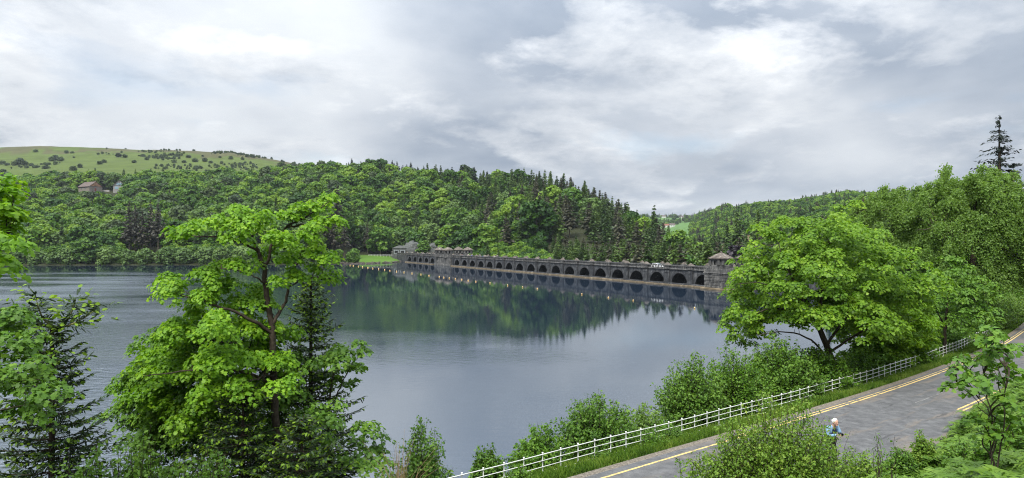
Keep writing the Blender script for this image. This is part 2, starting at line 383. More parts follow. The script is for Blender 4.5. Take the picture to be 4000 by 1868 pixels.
en, ein = road_e(GX, GY)
nearm = (GY < 135)
setc(nearm, (.065, .085, .025)); setc(nearm & (en > -.7) & (en < asphalt_w(ein) + .3), (.10, .085, .065)); setc(nearm & (en < -8), (.07, .055, .04))
ground_me = mb.build('ground', [], True)
ca = ground_me.attributes.new('cover', 'FLOAT_COLOR', 'POINT'); ca.data.foreach_set('color', col.astype('f').ravel())
m = mat_new('land'); t = NT(m); a = t.n('ShaderNodeAttribute', attribute_name='cover'); geo = t.n('ShaderNodeNewGeometry')
nz = t.noise(geo.outputs['Position'], .035, 8, .65); nz2 = t.noise(geo.outputs['Position'], 1.3, 8, .7)
f = t.math('MULTIPLY_ADD', nz, 1.1, t.math('MULTIPLY_ADD', nz2, .9, 0.0))
sc_ = t.n('ShaderNodeVectorMath', operation='SCALE'); t.l(a.outputs['Color'], sc_.inputs[0]); t.l(f, sc_.inputs[3])
p = t.n('ShaderNodeBsdfPrincipled'); t.l(sc_.outputs[0], p.inputs['Base Color']); p.inputs['Roughness'].default_value = .95; p.inputs['Specular IOR Level'].default_value = .1
t.l(t.bump(nz2, .5, .2), p.inputs['Normal']); t.out(p.outputs[0]); M['land'] = m
ground_me.materials.append(m)
ground = tag(link('ground', ground_me), kind='structure')

# water of the reservoir
def damp(k, off=0.0, z=0.0):
    q = K0 + DD * S * k + DN * off; return (q[0], q[1], z)
wp = [(-1200, -300, 0), (-1500, 420, 0), (-330, 470, 0), (-140, 480, 0), damp(-11.5, -2), damp(24, -2), (110, 110, 0), (60, -300, 0)]
mb = MB(); mb.add(wp, [list(range(len(wp)))[::-1]])
m = mat_new('lake water'); t = NT(m); geo = t.n('ShaderNodeNewGeometry'); sp = t.n('ShaderNodeSeparateXYZ'); t.l(geo.outputs['Position'], sp.inputs[0])
px_, py_ = sp.outputs[0], sp.outputs[1]
dist = t.math('ADD', t.math('MULTIPLY', t.math('SUBTRACT', px_, float(K0[0])), float(DN[0])), t.math('MULTIPLY', t.math('SUBTRACT', py_, float(K0[1])), float(DN[1])))
mpw = t.n('ShaderNodeMapping'); t.l(geo.outputs['Position'], mpw.inputs[0]); mpw.inputs['Scale'].default_value = (.010, .022, 1)
big = t.noise(mpw.outputs[0], 1.0, 6, .6)
dd_ = t.math('MULTIPLY_ADD', t.math('SUBTRACT', big, .5), 60.0, dist)
def sstep(v, a, b):
    q = t.n('ShaderNodeMapRange', interpolation_type='SMOOTHSTEP'); t.l(v, q.inputs[0]); q.inputs[1].default_value = a; q.inputs[2].default_value = b; return q.outputs[0]
rip = t.math('MULTIPLY', t.math('MULTIPLY_ADD', sstep(dd_, 118, 150), .9, t.math('MULTIPLY', sstep(dd_, 84, 108), .07)), sstep(py_, 318, 262))
mpw2 = t.n('ShaderNodeMapping'); t.l(geo.outputs['Position'], mpw2.inputs[0]); mpw2.inputs['Scale'].default_value = (.02, .055, 1); mpw2.inputs['Location'].default_value = (3, 5, 0)
patch = t.ramp(t.noise(mpw2.outputs[0], 1.0, 4, .5), [(.40, (.18, .18, .18)), (.60, (1, 1, 1))])
rip = t.math('MULTIPLY', rip, patch)
mpr = t.n('ShaderNodeMapping'); t.l(geo.outputs['Position'], mpr.inputs[0]); mpr.inputs['Scale'].default_value = (.75, 1.5, 1); mpr.inputs['Rotation'].default_value = (0, 0, .25)
wv = t.noise(mpr.outputs[0], 1.1, 5, .62, .4)
sw = t.noise(geo.outputs['Position'], .35, 3, .5)
bst = t.math('MULTIPLY_ADD', rip, 1.0, .010)
bmp = t.n('ShaderNodeBump'); t.l(bst, bmp.inputs['Strength']); bmp.inputs['Distance'].default_value = .24
t.l(t.math('MULTIPLY_ADD', sw, .25, wv), bmp.inputs['Height'])
p = t.n('ShaderNodeBsdfPrincipled'); p.inputs['Base Color'].default_value = (.012, .021, .036, 1); p.inputs['IOR'].default_value = 3.0
p.inputs['Specular IOR Level'].default_value = .9; p.inputs['Specular Tint'].default_value = (.93, .97, 1.0, 1)
t.l(t.math('MULTIPLY_ADD', rip, .20, .016), p.inputs['Roughness']); t.l(bmp.outputs[0], p.inputs['Normal']); t.out(p.outputs[0]); M['water'] = m
tag(link('lake_water', mb.build('lake_water', [m])), kind='structure')

# ------------------------------------------------------------------ road, markings, gravel edge
def strip(name, e0, e1, z, mat, i0, i1, mbx=None, tone=.5):
    b = mbx or MB(); Q = RD[i0:i1]; Nn = RN[i0:i1]
    E0 = e0(np.arange(i0, i1)) if callable(e0) else np.full(i1 - i0, e0); E1 = e1(np.arange(i0, i1)) if callable(e1) else np.full(i1 - i0, e1)
    m = 7; V = np.stack([np.c_[Q + Nn * (E0 + (E1 - E0) * f)[:, None], np.full(len(Q), z)] for f in np.linspace(0, 1, m)], 1)
    n = len(Q); i, j = np.meshgrid(np.arange(n - 1), np.arange(m - 1), indexing='ij')
    b.add(V.reshape(-1, 3), np.stack([i * m + j, (i + 1) * m + j, (i + 1) * m + j + 1, i * m + j + 1], -1).reshape(-1, 4)[:, ::-1], tone)
    return b
m = mat_new('worn asphalt'); t = NT(m); geo = t.n('ShaderNodeNewGeometry')
mpa = t.n('ShaderNodeMapping'); t.l(geo.outputs['Position'], mpa.inputs[0]); mpa.inputs['Rotation'].default_value = (0, 0, -.68); mpa2 = t.n('ShaderNodeMapping'); t.l(mpa.outputs[0], mpa2.inputs[0]); mpa2.inputs['Scale'].default_value = (.16, .9, 1); mpa = mpa2
big = t.noise(mpa.outputs[0], 1.0, 8, .62); fine = t.noise(geo.outputs['Position'], 38, 4, .7); mid_ = t.noise(geo.outputs['Position'], 2.2, 7, .65)
c = t.ramp(t.math('MULTIPLY_ADD', fine, .35, t.math('MULTIPLY', mid_, .65)), [(.3, (.055, .055, .057)), (.5, (.10, .10, .102)), (.72, (.17, .17, .17))])
dirt = t.ramp(big, [(.54, (0, 0, 0)), (.64, (1, 1, 1))])
c = t.mix(t.math('MULTIPLY', dirt, .6), c, (.19, .155, .12))
tar = t.ramp(t.noise(mpa.outputs[0], 2.1, 5, .6), [(.62, (0, 0, 0)), (.68, (1, 1, 1))]); c = t.mix(t.math('MULTIPLY', tar, .65), c, (.04, .04, .043))
vor = t.n('ShaderNodeTexVoronoi', feature='DISTANCE_TO_EDGE'); vor.inputs['Scale'].default_value = .55; wob = t.n('ShaderNodeVectorMath', operation='ADD'); nzc = t.n('ShaderNodeTexNoise'); nzc.inputs['Scale'].default_value = 1.5; t.l(geo.outputs['Position'], nzc.inputs['Vector']); t.l(geo.outputs['Position'], wob.inputs[0]); t.l(nzc.outputs['Color'], wob.inputs[1]); t.l(wob.outputs[0], vor.inputs['Vector'])
crk = t.ramp(vor.outputs['Distance'], [(.0, (1, 1, 1)), (.022, (0, 0, 0))]); c = t.mix(t.math('MULTIPLY', crk, .25), c, (.03, .03, .03))
p = t.n('ShaderNodeBsdfPrincipled'); t.l(c, p.inputs['Base Color']); p.inputs['Roughness'].default_value = .8; p.inputs['Specular IOR Level'].default_value = .25
t.l(t.bump(fine, .4, .01), p.inputs['Normal']); t.out(p.outputs[0]); M['asphalt'] = m
NI = len(RD)
road = tag(link('road', strip('road', -.42, asphalt_w, ROADZ, None, 8, NI).build('road', [M['asphalt']])), kind='structure')
M['gravel'] = simple('gravelly edge', (.16, .14, .115), .95, .1, nscale=14, namt=.6, bump=.8)
tag(link('road_edge', strip('e', -.78, -.38, ROADZ - .012, None, 8, NI).build('road_edge', [M['gravel']])), kind='structure')
def worn_paint(name, col, lo=.40, hi=.47):
    m = mat_new(name); t = NT(m); geo = t.n('ShaderNodeNewGeometry'); p = t.n('ShaderNodeBsdfPrincipled')
    nz = t.noise(geo.outputs['Position'], 3.0, 8, .72)
    f = t.ramp(nz, [(lo, (0, 0, 0)), (hi, (1, 1, 1))])
    t.l(t.mix(f, (.10, .095, .09), col), p.inputs['Base Color']); p.inputs['Roughness'].default_value = .7
    t.out(p.outputs[0]); return m
M['yellow'] = worn_paint('worn yellow line paint', (.60, .43, .15), .37, .48)
M['wline'] = worn_paint('worn white line paint', (.22, .22, .22), .5, .58)
def ri(X): return int(np.argmin(np.abs(RD[:, 0] - X)))
def road_line(e, w_, i0, i1, mat, name):
    b = strip('l', e - w_ / 2, e + w_ / 2, ROADZ + .004, None, i0, i1)
    o = link(name, b.build(name, [mat]), road); return o
road_line(.0, .10, 8, NI, M['yellow'], 'yellow_line')
road_line(-.20, .06, ri(9), NI, M['yellow'], 'yellow_line')
jn = ri(18.3)
road_line(3.75, .10, jn, NI, M['yellow'], 'yellow_line'); road_line(3.98, .10, jn, NI, M['yellow'], 'yellow_line')
for xs in (19,):
    road_line(1.95, .09, ri(xs), ri(xs) + 5, M['wline'], 'centre_dash')

# ------------------------------------------------------------------ dam
dam = empty('masonry_dam', (K0[0], K0[1], 0), math.atan2(DD[1], DD[0]))
tag(dam, 'long dark stone dam with a row of arches, balustrade and turrets crossing the lake', 'dam')
SM = [M['stone'], M['stone_l'], M['ledge'], M['void'], M['roofstone']]
ARC_R, TOPZ = 3.7, 4.62
def bay_mesh():
    b = MB(); na = 20; an = np.linspace(np.pi, 0, na + 1); hs = S / 2
    A = np.c_[ARC_R * np.cos(an), np.zeros(na + 1), ARC_R * np.sin(an)]
    Tt = np.c_[np.interp(np.arange(na + 1), [0, na], [-hs, hs]), np.zeros(na + 1), np.full(na + 1, TOPZ)]
    V = np.r_[A, Tt]; F = [[i, i + 1, na + 2 + i, na + 1 + i] for i in range(na)]; b.add(V, F, .95)
    for sgn in (-1, 1):
        q = [[sgn * ARC_R, 0, 0], [sgn * hs, 0, TOPZ], [sgn * hs, 0, -3], [sgn * ARC_R, 0, -3]]
        b.add(q, [[0, 1, 2, 3]] if sgn < 0 else [[3, 2, 1, 0]])
    # vault and added back wall of the recess, coloured near-black for its shade
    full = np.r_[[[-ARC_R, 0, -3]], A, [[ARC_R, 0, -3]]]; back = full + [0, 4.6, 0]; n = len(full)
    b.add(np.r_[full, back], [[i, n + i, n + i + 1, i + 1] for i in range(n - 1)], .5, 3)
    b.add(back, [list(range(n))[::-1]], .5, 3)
    return b.build('arch_wall', SM)
me_bay = bay_mesh()
def pier_mesh():
    b = MB(); b.bbox(-1.02, 1.02, -.55, .002, -3, 4.42, .06, 0, .4); b.bbox(-1.22, 1.22, -.85, -.552, -3, 1.15, .08); b.bbox(-1.12, 1.12, -.7, -.553, 1.15, 1.55, .08)
    b.bbox(-1.16, 1.16, -.68, -.553, 3.75, 3.98, .05)
    return b.build('pier', SM)
me_pier = pier_mesh()
def cap_mesh():
    b = MB(); b.bbox(-1.02, 1.02, -.62, .45, 4.86, 5.74, .05, 1); b.bbox(-1.16, 1.16, -.78, .6, 5.742, 6.1, .06, 1, .45)
    q = np.array([[-1.0, -.65], [1.0, -.65], [1.0, .48], [-1.0, .48]]); cc = np.array([0, -.09])
    b.rings([(q, 6.1), (cc + (q - cc) * .8, 6.3), (cc + (q - cc) * .45, 6.62), (cc + (q - cc) * .12, 6.78)], 4)
    return b.build('pier_cap', SM)
me_cap = cap_mesh()
b = MB(); b.box(-S / 2 + .01, S / 2 - .01, -.32, .5, TOPZ, 4.76, 1, .4); b.box(-S / 2 + .01, S / 2 - .01, -.42, .5, 4.762, 4.858, 1, .6); me_corn = b.build('cornice', SM)
b = MB(); b.bbox(-S / 2 + 1.03, S / 2 - 1.03, -.40, .28, 5.72, 5.98, .05, 1, .35); me_cop = b.build('coping', SM)
b = MB(); a8 = np.linspace(0, 2 * np.pi, 8, endpoint=False); ci = np.c_[np.cos(a8), np.sin(a8)]
b.rings([(ci * r_, z_) for r_, z_ in ((.17, 4.86), (.17, 4.96), (.10, 5.02), (.16, 5.26), (.10, 5.52), (.17, 5.62), (.17, 5.72))], 1, 1.0); me_bal = b.build('baluster', SM)
b = MB(); b.box(-S / 2 + 1.03, S / 2 - 1.03, -.22, .1, 4.86, 5.718, 1, .5); me_pan = b.build('parapet_panel', SM)
me_led = []
for q in range(3):
    rg = rngs(40 + q); b = MB(); b.bbox(-S / 2 + .02, S / 2 - .02, -1.75, -.86, -1.2, .36 + .05 * q, .06, 2, .5 + .1 * q)
    b.bbox(-S / 2 + 1.3, S / 2 - 1.3, -1.35, -.02, -1.2, .72, .08, 0, .6); me_led.append(b.build('ledge', SM))
b = MB(); b.bbox(-S / 2 + .02, S / 2 - .02, 6.1, 6.5, 4.6, 5.9, .05, 0, .2); me_rear = b.build('rear_parapet', SM)  # rear parapet toned darker, shade behind the balusters put into its colour
b = MB(); b.bbox(-1.1, 1.1, 5.9, 6.7, 4.6, 6.1, .05, 1); q = np.array([[-1.0, 6.0], [1.0, 6.0], [1.0, 6.6], [-1.0, 6.6]]); cc = np.array([0, 6.3])
b.rings([(q, 6.1), (cc + (q - cc) * .8, 6.3), (cc + (q - cc) * .45, 6.62), (cc + (q - cc) * .12, 6.78)], 4); me_rcap = b.build('rear_cap', SM)
bays = [-7.73, -6.7, -5.7, -4.68, -3.66] + list(range(0, 19))
rg = rngs(3)
for k in bays:
    t0 = k * S
    aw_ = link('arch_wall', me_bay, dam, (t0, 0, 0)); link('cornice', me_corn, dam, (t0, 0, 0)); link('coping', me_cop, dam, (t0, 0, 0))
    link('ledge', me_led[int(rg.integers(3))], dam, (t0, 0, 0)); link('rear_parapet', me_rear, dam, (t0, 0, 0)); link('rear_cap', me_rcap, dam, (t0 + S / 2, 0, 0))
    if k >= 0:
        for x in np.linspace(-S / 2 + 1.42, S / 2 - 1.42, 11): link('baluster', me_bal, dam, (t0 + x, -.06, 0))
    else: link('parapet_panel', me_pan, dam, (t0, 0, 0))
    if k >= 9:      # cut voussoirs standing proud round the nearer arches
        for q in range(13):
            a0, a1 = np.pi * q / 13 + .006, np.pi * (q + 1) / 13 - .006; v = MB(); aa = np.linspace(a0, a1, 4); ro = ARC_R + (.62 if q != 6 else .8)
            pi_ = np.c_[(ARC_R + .01) * np.cos(aa), (ARC_R + .01) * np.sin(aa)]; po = np.c_[ro * np.cos(aa[::-1]), ro * np.sin(aa[::-1])]; o2 = np.r_[pi_, po]; n = len(o2)
            dep = -.05 - .05 * rg.random()
            V = np.r_[np.c_[o2[:, 0], np.full(n, dep), o2[:, 1]], np.c_[o2[:, 0], np.full(n, .0), o2[:, 1]]]
            tone = .35 + .35 * rg.random(); v.add(V, [list(range(n))], tone); v.add(V, [[i, i + n, (i + 1) % n + n, (i + 1) % n] for i in range(n)], tone)
            link('voussoir', v.build('voussoir', SM), aw_)
pk = [-8.24, -7.21, -6.2, -5.19, -4.17, -3.15] + [k - .5 for k in range(0, 19)]
for k in pk: link('pier', me_pier, dam, (k * S, 0, 0)); link('pier_cap', me_cap, dam, (k * S, 0, 0))
# carriageway and core of the dam
b = MB(); b.box(-8.24 * S, 21 * S, .5, 6.1, 3.9, 4.75, 0); M['deckroad'] = simple('dam road', (.09, .09, .09), .9, .2, nscale=1.5)
link('deck', b.build('deck', [M['deckroad']]), dam)
b = MB(); b.box(-8.2 * S, 21 * S, 4.65, 6.12, -12, 3.898, 0); link('core_wall', b.build('core_wall', SM), dam)
# left abutment: solid wall stepping up to the bank, end pillar
b = MB(); b.bbox(-11.0 * S, -8.34 * S, -.1, .6, -3, 4.6, .08, 0); b.bbox(-11.0 * S, -8.34 * S, -.3, .62, 5.5, 5.85, .06, 1)
for x in np.arange(-10.9, -8.4, .13): b.box(x * S - .25, x * S + .25, -.15, .2, 4.602, 5.498, 1, .4 + .3 * rg.random())
link('abutment_wall', b.build('abutment_wall', SM), dam)
b = MB(); b.bbox(-1.6, 1.6, -1.4, 1.4, -1, 6.0, .1, 1); b.bbox(-1.9, 1.9, -1.7, 1.7, 6.0, 6.35, .1, 1)
q = np.array([[-1.6, -1.4], [1.6, -1.4], [1.6, 1.4], [-1.6, 1.4]]); b.rings([(q, 6.35), (q * .7, 6.8), (q * .2, 7.0)], 4); link('end_pillar', b.build('end_pillar', SM), dam, (-11.1 * S, .2, 0))
b = MB(); b.bbox(18.95 * S, 23 * S, -.4, .6, -3, 4.6, .08, 0); b.bbox(18.95 * S, 23 * S, -.5, .6, 4.602, 5.9, .06, 1); link('abutment_wall', b.build('abutment_wall', SM), dam)
# left bastion
b = MB()
b.bbox(-2.8 * S, -.56 * S, -1.6, 0.5, -3, 4.6, .15, 1); b.bbox(-2.84 * S, -.52 * S, -1.9, .5, 4.603, 4.9, .1, 1); b.bbox(-2.85 * S, -.5 * S, -2.1, -1.61, -3, 1.0, .15, 1, .7)
b.bbox(-2.8 * S, -.56 * S, -1.75, -1.3, 4.9, 5.9, .06, 1)
for x in np.linspace(-2.7, -.66, 5): b.bbox(x * S - .5, x * S + .5, -2.0, -1.2, 4.9, 6.1, .05, 1)
bast = link('bastion', b.build('bastion', SM), dam)
def octo(w_, ch=.55):
    h = w_ / 2; c = h * ch
    return np.array([[-c, -h], [c, -h], [h, -c], [h, c], [c, h], [-c, h], [-h, c], [-h, -c]])
def turret(tx, ty, w_=4.9, round_=False, name='turret'):
    ch = .42 if round_ else .72
    b = MB(); b.rings([(octo(w_, ch), 4.5), (octo(w_, ch), 6.6), (octo(w_ - .3, ch), 6.72)], 1, .45)
    b.rings([(octo(w_ + .1, ch), 7.95), (octo(w_ + .1, ch), 8.35)], 1, .5)
    core = octo(w_ - 1.3, ch); b.rings([(core, 6.7), (core, 7.96)], 3)  # near-black core, shade behind the mullions put into its colour
    o = octo(w_, ch)
    for q in o: b.bbox(q[0] * .92 - .42, q[0] * .92 + .42, q[1] * .92 - .42, q[1] * .92 + .42, 6.7, 7.96, .08, 1, .5)
    body = link(name, b.build(name, SM), dam, (tx, ty, 0))
    for fx, fy in ((0, -1), (1, 0), (0, 1), (-1, 0)):
        for s in (-.6, .6):
            cpos = np.array([fx, fy]) * (w_ / 2 - .25) + np.array([-fy, fx]) * s
            v = MB(); v.bbox(cpos[0] - .17, cpos[0] + .17, cpos[1] - .17, cpos[1] + .17, 6.722, 7.948, .04, 1, .7); link('window_mullion', v.build('window_mullion', SM), body)
    v = MB(); v.rings([(octo(w_ + .9, ch), 8.352), (octo(w_ + .95, ch), 8.62)], 4, .4)
    zs = [8.62, 8.95, 9.0, 9.35, 9.4, 9.75, 9.8, 10.05]; ws = [w_ + .55, w_ - .4, w_ - .55, w_ - 1.75, w_ - 1.9, w_ - 3.2, w_ - 3.4, .6]
    if round_: ws = [w_ + .6, w_ + .1, w_, w_ - .9, w_ - 1.0, w_ - 2.3, w_ - 2.4, .9]
    v.rings([(octo(a_, ch), z_) for a_, z_ in zip(ws, zs)], 4, .55); v.rings([(octo(.7, .5), 10.0), (octo(.75, .5), 10.2), (octo(.2, .5), 10.42)], 4)
    link('turret_roof', v.build('turret_roof', SM), body)
    return body
for tx, ty in ((-2.46, -.3), (-1.2, -.3), (-2.5, 11.5), (-1.2, 11.5)): turret(tx * S, ty, 4.8, True)
turret(18.72 * S, -.6, 5.0); turret(18.9 * S, 7.6, 5.0)
b = MB(); b.box(-3.1 * S, -.6 * S, 6.0, 14.5, -10, 4.5, 0); b.box(18.3 * S, 19.5 * S, 6.0, 11, -10, 4.5, 0); link('rear_bastion', b.build('rear_bastion', SM), dam)
# right bastion with rock-faced blocks
b = MB(); b.bbox(18.36 * S, 19.3 * S, -3.2, 0.6, -3, 4.4, .12, 0); b.bbox(18.33 * S, 19.33 * S, -3.5, .5, 4.403, 4.7, .1, 1); b.bbox(18.36 * S, 19.3 * S, -3.3, -2.9, 4.7, 5.6, .06, 1)
b.bbox(18.3 * S, 19.4 * S, -4.3, .2, -3, .45, .1, 2, .5)
rb = link('bastion', b.build('bastion', SM), dam)
zs = [.45, 1.1, 1.9, 2.3, 3.2, 3.9, 4.38]
for r_ in range(len(zs) - 1):
    h0, h1 = zs[r_] + .03, zs[r_ + 1] - .03
    for face in (0, 1):
        p0, p1 = (18.36 * S, 19.3 * S) if face == 0 else (-3.2, .4)
        cur = p0 - (.0 if r_ % 2 else .0)
        while cur < p1 - .3:
            wl = rg.uniform(.8, 2.1); e1 = min(cur + wl, p1)
            if p1 - e1 < .4: e1 = p1
            v = MB(); pr = rg.uniform(.06, .2) + (.08 if r_ < 2 else 0); tn = rg.uniform(.3, .9)
            if face == 0:
                o2 = np.array([[cur + .03, -3.2], [e1 - .03, -3.2]]); g = .1
                V = [[cur + .03, -3.2, h0], [e1 - .03, -3.2, h0], [e1 - .03, -3.2, h1], [cur + .03, -3.2, h1], [cur + g, -3.2 - pr, h0 + .07], [e1 - g, -3.2 - pr, h0 + .07], [e1 - g, -3.2 - pr, h1 - .07], [cur + g, -3.2 - pr, h1 - .07]]
            else:
                g = .1; xx = 19.3 * S
                V = [[xx, cur + .03, h0], [xx, e1 - .03, h0], [xx, e1 - .03, h1], [xx, cur + .03, h1], [xx + pr, cur + g, h0 + .07], [xx + pr, e1 - g, h0 + .07], [xx + pr, e1 - g, h1 - .07], [xx + pr, cur + g, h1 - .07]]
            v.add(V, [[4, 5, 6, 7], [0, 1, 5, 4], [1, 2, 6, 5], [2, 3, 7, 6], [3, 0, 4, 7]], tn, 1); link('stone', v.build('stone', SM), rb)
            cur = e1

# ------------------------------------------------------------------ tree builders, distant kinds
def broad_mesh(seed, h, rad, nclump, leaf, mats, flat=.62, base=.22):
    rg = rngs(seed); b = MB()
    b.tube([[0, 0, -.8], [.1, 0, h * .25], [0, .15, h * .5], [.1, 0, h * .75]], [rad * .07, rad * .055, rad * .04, .05], 6, 1)
    nl = 22; c = []; rr_ = []
    for q in range(nl):
        z = base + (1 - base) * (q + .5) / nl; z = z * .94
        prof = math.sqrt(max(.05, 1 - ((z - .52) / .52) ** 2)); ang = q * 2.399 + rg.uniform(-.4, .4); rad_l = rad * prof * rg.uniform(.35, .82)
        if q > nl - 4: rad_l *= .5
        c.append([rad_l * math.cos(ang), rad_l * math.sin(ang), z * h]); rr_.append(rad * rg.uniform(.3, .48))
    c = np.array(c); rr_ = np.array(rr_); n = nclump; pick = rg.integers(0, nl, n)
    d = unit(rg.normal(size=(n, 3)) + [0, 0, .35]); P = c[pick] + d * rr_[pick, None] * np.array([1, 1, flat]) * rg.uniform(.72, 1.06, (n, 1))
    P += unit(c[pick] * [1, 1, 0]) * .12 * rad
    Nn = d * .75 + rg.normal(size=(n, 3)) * .5 + [0, 0, .55]
    tone = np.clip(.5 + (rg.random(nl)[pick] - .5) * .35 + rg.normal(size=n) * .16, 0, 1)
    b.leaves(P, Nn, rg.normal(size=(n, 3)), leaf * rg.uniform(.7, 1.3, n), *LEAF_CLUMP, tone)
    return b.build('tree', mats)
def conifer_mesh(seed, h, rad, mats, whorls=20, per=8, base=.12, droop=.25, top_thin=1.0, blades=5, ragged=.25, bsz=.35):
    rg = rngs(seed); b = MB()
    b.tube([[0, 0, -.8], [0, 0, h * .5], [0, 0, h * .985]], [rad * .075, rad * .05, .03], 6, 1)
    P = []; Nn = []; Tp = []; sz = []; tn = []
    for q in range(whorls):
        f = (q + rg.uniform(0, .8)) / whorls; z = h * (base + (1 - base) * f); rl = rad * (1 - f) ** .8 * top_thin + .12 * rad * (1 - f) + .25
        for k in range(per):
            a = rg.uniform(0, 6.283); ln = rl * rg.uniform(1 - ragged * 1.4, 1.12); ca_, sa = math.cos(a), math.sin(a)
            for s in range(blades):
                g = (s + .4) / blades
                P.append([ca_ * ln * g, sa * ln * g, z - droop * ln * g + rg.normal() * .12]); w_ = rg.normal(size=3) * .4
                Nn.append([w_[0] + ca_ * .35, w_[1] + sa * .35, 1 + w_[2]]); Tp.append([ca_ + w_[1], sa + w_[2], -droop]); sz.append((ln / blades * 1.7 + bsz) * rg.uniform(.75, 1.25)); tn.append(.5 + rg.normal() * .18)
    b.leaves(np.array(P), np.array(Nn), np.array(Tp), np.array(sz), [(-.3, -.2, 0), (.25, -.42, -.06), (.85, -.1, -.1), (.7, .22, -.1), (.1, .42, -.04)], [[0, 1, 2, 3, 4]], np.clip(np.array(tn), 0, 1))
    return b.build('tree', mats)
BK = M['bark_g']
VB = [broad_mesh(100 + i, 15, 6.2, 1500, 1.15, [M['far_broad'], BK], flat=.55 + .05 * (i % 3)) for i in range(6)]
VG = [broad_mesh(110 + i, 14, 5.6, 1700, .95, [M['far_pale'], BK], flat=.62 + .06 * i, base=.12) for i in range(3)]
VK = [broad_mesh(116 + i, 17, 5.2, 1500, 1.05, [M['far_blue'], BK], flat=.7, base=.15) for i in range(2)]
VP = [broad_mesh(130 + i, 10, 6.0, 1500, .95, [M['far_pale'], BK], flat=.7, base=.02) for i in range(4)]
VH = [broad_mesh(140 + i, 10, 5.0, 700, 1.2, [M['far_blue'], BK], flat=.7, base=.1) for i in range(3)]
VU = [broad_mesh(150, 14, 5.5, 1400, 1.0, [M['far_purple'], BK])]
VC = [conifer_mesh(160 + i, 20, 3.4, [M['far_con'], BK], 24, 8, droop=.2 + .1 * (i % 3)) for i in range(5)]
VN = [conifer_mesh(170 + i, 19, 3.6, [M['far_brown'], BK], 20, 8, base=.25, droop=.05, top_thin=.9) for i in range(3)]
VD = [conifer_mesh(180 + i, 18, 2.9, [M['far_dark'], BK], 20, 8, base=.2, droop=.15) for i in range(3)]
# --- where the woods grow
rg = rngs(11)
bar_ = raycast(352, 750, 690, 900)
def keep_clear(X, Y, x, topy):
    k = np.ones(len(X), bool)
    k &= ~((x > 272) & (x < 500) & (Y < bar_[1] + 2) & (topy < 741))          # view of the barn and house
    k &= ~((x > 285) & (x < 495) & (Y > bar_[1] - 9) & (Y < bar_[1] + 12))
    k &= ~((x > 468) & (x < 655) & (Y < 434)); k &= ~((x > 1235) & (x < 1372) & (Y < 446))     # room for the shore pines
    k &= ~((x > 1370) & (x < 1585) & (Y < 478))                        # grass bank
    k &= ~((x > 1530) & (x < 1830) & (Y < 488))    # rock outcrop
    return k
g = 11.2
gx, gy = np.meshgrid(np.arange(-640, 300, g), np.arange(395, 820, g)); X = gx.ravel() + rg.uniform(-.45, .45, gx.size) * g; Y = gy.ravel() + rg.uniform(-.45, .45, gx.size) * g
x = 2000 + X / Y * FPX; k = (x > -250) & (x < 2850) & (Y > shoreY(x) + np.where(x < 1570, 20, 14)); X, Y, x = X[k], Y[k], x[k]
lim = np.interp(x, TX, TP[:, 0]) + np.interp(x, [0, 900, 1300, 2000, 2600], [10, 40, 60, 60, 40]) + 40 * fbm(X / 50, Y / 50, 4)
k = Y < lim; X, Y, x, lim = X[k], Y[k], x[k], lim[k]; Z = H(X, Y)
# share of conifers by place
nn = fbm(X / 45, Y / 45, 17) * 2
ridge = (Y > lim - 75) & (x > 1230) & (x < 2000)
pc = np.interp(x, [0, 300, 600, 1200, 1700, 1850, 2050, 2300, 2500], [.05, .07, .08, .10, .16, .55, .93, .95, .97]) + nn * np.where(x > 1950, .3, .55)
pc = np.where((x > 320) & (x < 660) & (Y > 760), .75, pc); pc = np.where(ridge, .93, pc)
pc = np.where((x > 1600) & (x < 2350) & (Y < shoreY(x) + 45), .08 + .5 * nn, pc)
isc = rg.random(len(X)) < pc
sc = np.where(isc, rg.uniform(.72, 1.2, len(X)), rg.uniform(.78, 1.38, len(X)))
hgt = np.where(isc, 20, 15) * sc; topy = HOR - (Z + hgt - CAMZ) / Y * FPX
k = keep_clear(X, Y, x, topy); X, Y, x, Z, isc, sc, ridge = [q[k] for q in (X, Y, x, Z, isc, sc, ridge)]
var = np.empty(len(X), object)
for q in range(len(X)):
    if isc[q]:
        u_ = rg.random(); brown = .42 if (x[q] > 1850 and Z[q] < 45) else .15
        var[q] = VD[rg.integers(3)] if (ridge[q] and u_ < .75) else (VN[rg.integers(3)] if u_ < brown else VC[rg.integers(5)])
    else:
        u_ = rg.random(); var[q] = VG[rg.integers(3)] if u_ < .16 else VK[rg.integers(2)] if u_ < .26 else VB[rg.integers(6)]
    if isc[q] is False: pass
order = np.argsort(Y); vis = (x > 0) & (x < 2900)
indiv = np.zeros(len(X), bool)
for kind in (True, False):
    ids = [q for q in order if isc[q] == kind and vis[q]][:(150 if kind else 290)]; indiv[ids] = True
ZONES = ((120, 'at the far left edge'), (330, 'below the stone barn'), (470, 'left of the dark shore pines'), (640, 'above the dark shore pines'), (760, 'left of the tall sycamore top'), (900, 'behind the left sycamore arm'), (1050, 'behind the sycamore top'), (1200, 'behind the right sycamore arm'), (1330, 'right of the sycamore tip'), (1440, 'above the white board'), (1560, 'above the grassy bank'),
         (1630, 'above the stone portal'), (1700, 'above the rock outcrop'), (1850, 'above the clustered turrets'), (1960, 'above the furthest main arches'), (2100, 'above the far arches'), (2250, 'above the middle arches'), (2400, 'above the nearer middle arches'), (2520, 'left of the white car'), (2640, 'right of the white car'), (9999, 'left of the square turret'))
def place(x_): return next(w_ for l_, w_ in ZONES if x_ < l_)
def tier(Y_, x_):
    d = Y_ - shoreY(np.array(x_)); return 'at wood foot' if d < 60 else ('low on the slope' if d < 105 else 'mid slope' if d < 150 else 'high on the slope')
